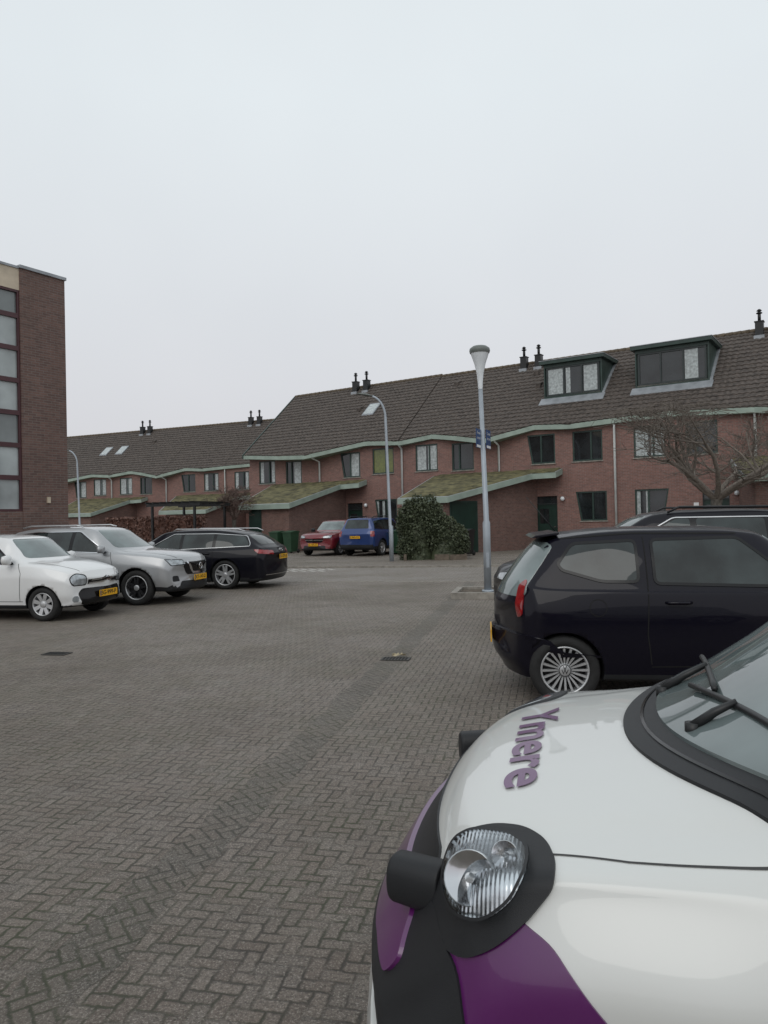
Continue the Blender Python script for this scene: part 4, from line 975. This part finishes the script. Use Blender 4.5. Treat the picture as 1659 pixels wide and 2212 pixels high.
# --- white and purple car in front
st=[(0,.34,.53,.58,.60,.66,.60,.42),
 (.06,.28,.62,.68,.66,.73,.66,.46),
 (.12,.25,.71,.76,.70,.77,.70,.50),
 (.17,.24,.82,.85,.73,.80,.71,.51),
 (.23,.24,.885,.905,.75,.815,.735,.54),
 (.36,.24,.915,.945,.77,.83,.75,.57),
 (.55,.24,.925,.98,.78,.84,.76,.59),
 (.66,.24,.93,1.0,.79,.84,.77,.62),
 (.76,.24,.93,1.04,.79,.84,.775,.64),
 (1.0,.24,.935,1.18,.79,.84,.78,.65),
 (1.45,.24,.95,1.49,.79,.84,.78,.60),
 (1.7,.24,.96,1.56,.79,.84,.78,.59),
 (2.5,.24,.98,1.6,.79,.84,.78,.59),
 (3.3,.24,1.0,1.55,.79,.84,.77,.58),
 (3.6,.26,1.0,1.1,.77,.81,.75,.6),
 (3.68,.34,.9,.96,.7,.76,.7,.56)]
sp=dict(st=st,W=1.68,xc=.5,xm=.5,bf=.22,dx=.02,ks=8,clad=.3,paint=mat('white_van_paint',(.62,.63,.61),.35,coat=.8,var=.02,vs=1),R=.31,rim=.2,wx=(.80,3.1),spk=(5,.06,.06,0,0),arch=.06)
K=Car('parked_car',(0.03,2.22),(-.966,.259),sp,'white and purple hatchback with black bumper and Ymere lettering','parked cars'); PAN=K
K.strip('bonnet_seam',[(.47,.665),(.62,.70),(.85,.725),(1.15,.74)],.0055,M['softseam'],az='top',off=.0015,res=.02)
HL=(-82,28); HC=(.325,.70,.902)
K.patch('headlight_surround',roundpoly([(-.132,-.043),(-.115,.032),(-.07,.082),(-.0,.103),(.07,.103),(.125,.08),(.16,.035),(.165,-.01),(.11,-.085),(.05,-.135),(-.02,-.165),(-.095,-.14),(-.13,-.09)],.04,5),M['plastic'],HL,HC,off=.012,res=.012)
LP=roundpoly([(-.102,.0),(-.096,.056),(-.045,.084),(.045,.084),(.098,.062),(.112,.012),(.09,-.045),(.03,-.092),(-.045,-.085),(-.09,-.045)],.035,5)
K.patch('headlight_reflector',LP,M['reflector'],HL,HC,off=.015,res=.012,sides=(-1,))
d_,l_,u_=rframe(HL)
for (a0,b0,r0,dp) in ((-.01,-.018,.05,.020),(.055,.034,.026,.011)):
    h=K.ray(a0,b0,HL,HC,.018)
    bb=MB(); bb.lathe([(r0,dp),(r0*.9,dp*.85),(r0*.6,dp*.3),(r0*.3,0),(0,-.002)],28,0,'z'); bb.lathe([(r0*1.05,0),(r0*1.05,dp),(r0,dp)],28,1,'z'); bb.lathe([(r0*.2,0),(r0*.2,dp*.8),(0,dp)],12,1,'z')
    pv=[]
    for x,y,z in bb.v:
        q=h+l_*x+u_*y-d_*z; pv.append((q.x,-q.y,q.z))
    bb.v=pv; bb.obj('headlight_bowl',[M['chrome'],M['lens']],K.root)
K.patch('headlight',LP,M['cover'],HL,HC,off=.040,res=.012,sides=(-1,))
K.patch('headlight',LP,M['lens'],HL,HC,off=.014,res=.012,sides=(1,))
K.strip('headlight_rim',LP,.006,M['plastic'],HL,HC,off=.041,close=True,res=.02,sides=(-1,))
K.band('cowl',M['plastic'],.67,.67,lambda q:.65+.26*q*q,lambda q:.79+.24*q*q,off=.009)
K.strip('cowl_rib',[(.70+.25*(y/.67)**2,y) for y in [-.62+.05*i for i in range(25)]],.008,M['gloss'],az='top',off=.0125,res=.03,sides=(1,))
K.band('windscreen',M['wind'],.655,.55,lambda q:.74+.235*q*q,lambda q:1.45+.16*q*q,off=.018,ns=24)
# lettering: finely cut and laid on the bonnet
v,f=textdata('Ymere',.16,.0035); x0=min(p[0] for p in v);x1=max(p[0] for p in v)
bm=bmesh.new(); vs=[bm.verts.new(p) for p in v]
for q in f:
    try: bm.faces.new([vs[i] for i in q])
    except Exception: pass
bmesh.ops.remove_doubles(bm,verts=bm.verts,dist=1e-5)
kx=.70/(x1-x0)
for q in bm.verts: q.co.x=(q.co.x-(x0+x1)/2)*kx
bmesh.ops.triangulate(bm,faces=bm.faces[:])
ylo=min(q.co.y for q in bm.verts); yhi=max(q.co.y for q in bm.verts)
for a_ in [(-.36+.012*i) for i in range(61)]:
    bmesh.ops.bisect_plane(bm,geom=bm.verts[:]+bm.edges[:]+bm.faces[:],dist=1e-6,plane_co=(a_,0,0),plane_no=(1,0,0))
nb=int((yhi-ylo)/.012)
for i in range(nb+1):
    bmesh.ops.bisect_plane(bm,geom=bm.verts[:]+bm.edges[:]+bm.faces[:],dist=1e-6,plane_co=(0,ylo+.012*i,0),plane_no=(0,1,0))
for q in bm.verts:
    h=K.ray(.40+q.co.y*1.0,-q.co.x-.01,'top',(0,0,0),.005); q.co=h if h else Vector((.4,0,1))
me=bpy.data.meshes.new('lettering'); bm.to_mesh(me); bm.free(); me.materials.append(M['ptext']); OB('lettering',me,K.root)
K.patch('purple_wrap',roundpoly([(.27,.74),(.36,.87),(.48,.82),(.82,.45),(.82,.3),(.27,.3)],.02,3),M['purple'],-90,(0,.8,0),off=.005,res=.02)
K.patch('grille',roundpoly([(-.54,.71),(.54,.71),(.48,.83),(-.48,.83)],.03,4),M['plastic'],az=0,sides=(1,),off=.006,res=.03)
K.patch('bumper',roundpoly([(-.68,.30),(.68,.30),(.72,.57),(.70,.60),(-.70,.60),(-.72,.57)],.03,4),M['plastic'],az=0,sides=(1,),off=.010,res=.03)
K.patch('bumper_corner',roundpoly([(-.18,-.32),(.12,-.32),(.12,-.12),(.06,-.0),(-.08,.06),(-.18,.03)],.05,6),M['plastic'],(-62,10),(.25,.68,.72),off=.010,res=.02)
K.patch('purple_band',roundpoly([(-.58,.59),(.58,.59),(.60,.64),(.52,.71),(-.52,.71),(-.60,.64)],.02,4),M['purple'],az=0,sides=(1,),off=.020,res=.03)
K.patch('skid_plate',roundpoly([(-.58,.30),(.58,.30),(.62,.47),(-.62,.47)],.04,4),sp['paint'],az=0,sides=(1,),off=.026,res=.03)
for s in (1,-1):
    b=MB(); v=[];hx,hy,hz=.068,.046,.058
    for (sx_,k_) in ((-1,.8),(-.88,.95),(.9,1),(1,1)):
        for i in range(24):
            t_=2*math.pi*i/24; c_,s__=math.cos(t_),math.sin(t_); e_=.75
            v.append((sx_*hx,k_*hy*math.copysign(abs(c_)**e_,c_),k_*hz*math.copysign(abs(s__)**e_,s__)))
    fcs=[(k*24+i,k*24+(i+1)%24,(k+1)*24+(i+1)%24,(k+1)*24+i) for k in range(3) for i in range(24)]+[list(range(24)),list(range(72,96))]
    b.add(v,fcs,0,True); o=b.obj('bumper_guard',[M['plastic']],K.root,(.17,s*.505,.765)); o.rotation_euler=(0,0,rad(18*s)); bevel(o,.01,3)
# wipers: straight arms lying low on the glass
for (xa_,ya_),(xb_,yb_),(px_,py_) in (((.965,-.52),(.835,.06),(.80,-.22)),((.875,-.08),(.93,.50),(.775,.22))):
    pts=[]
    for k in range(9):
        q=k/8; h=K.ray(xa_+(xb_-xa_)*q,ya_+(yb_-ya_)*q,'top',(0,0,0),.030)
        if h: pts.append(h)
    a_,c_=pts[0],pts[-1]; pts=[p*.5+(a_+(c_-a_)*(i/(len(pts)-1)))*.5 for i,p in enumerate(pts)]
    pts=[p+Vector((0,0,.006)) for p in pts]
    b=MB(); b.tube(pts,.0085,8,0)
    h=K.ray(px_,py_,'top',(0,0,0),.02); m_=pts[4]+Vector((0,0,.010)); e_=pts[1]+Vector((0,0,.010))
    b.tube([h,(h+m_)/2+Vector((0,0,.006)),m_],[.014,.011,.008],8,0); b.tube([h-Vector((0,0,.02)),h+Vector((0,0,.012))],.018,12,0)
    b.obj('wiper',[M['black']],K.root)
K.mirror(1.3,1.0,M['plastic'])
print('DONE')
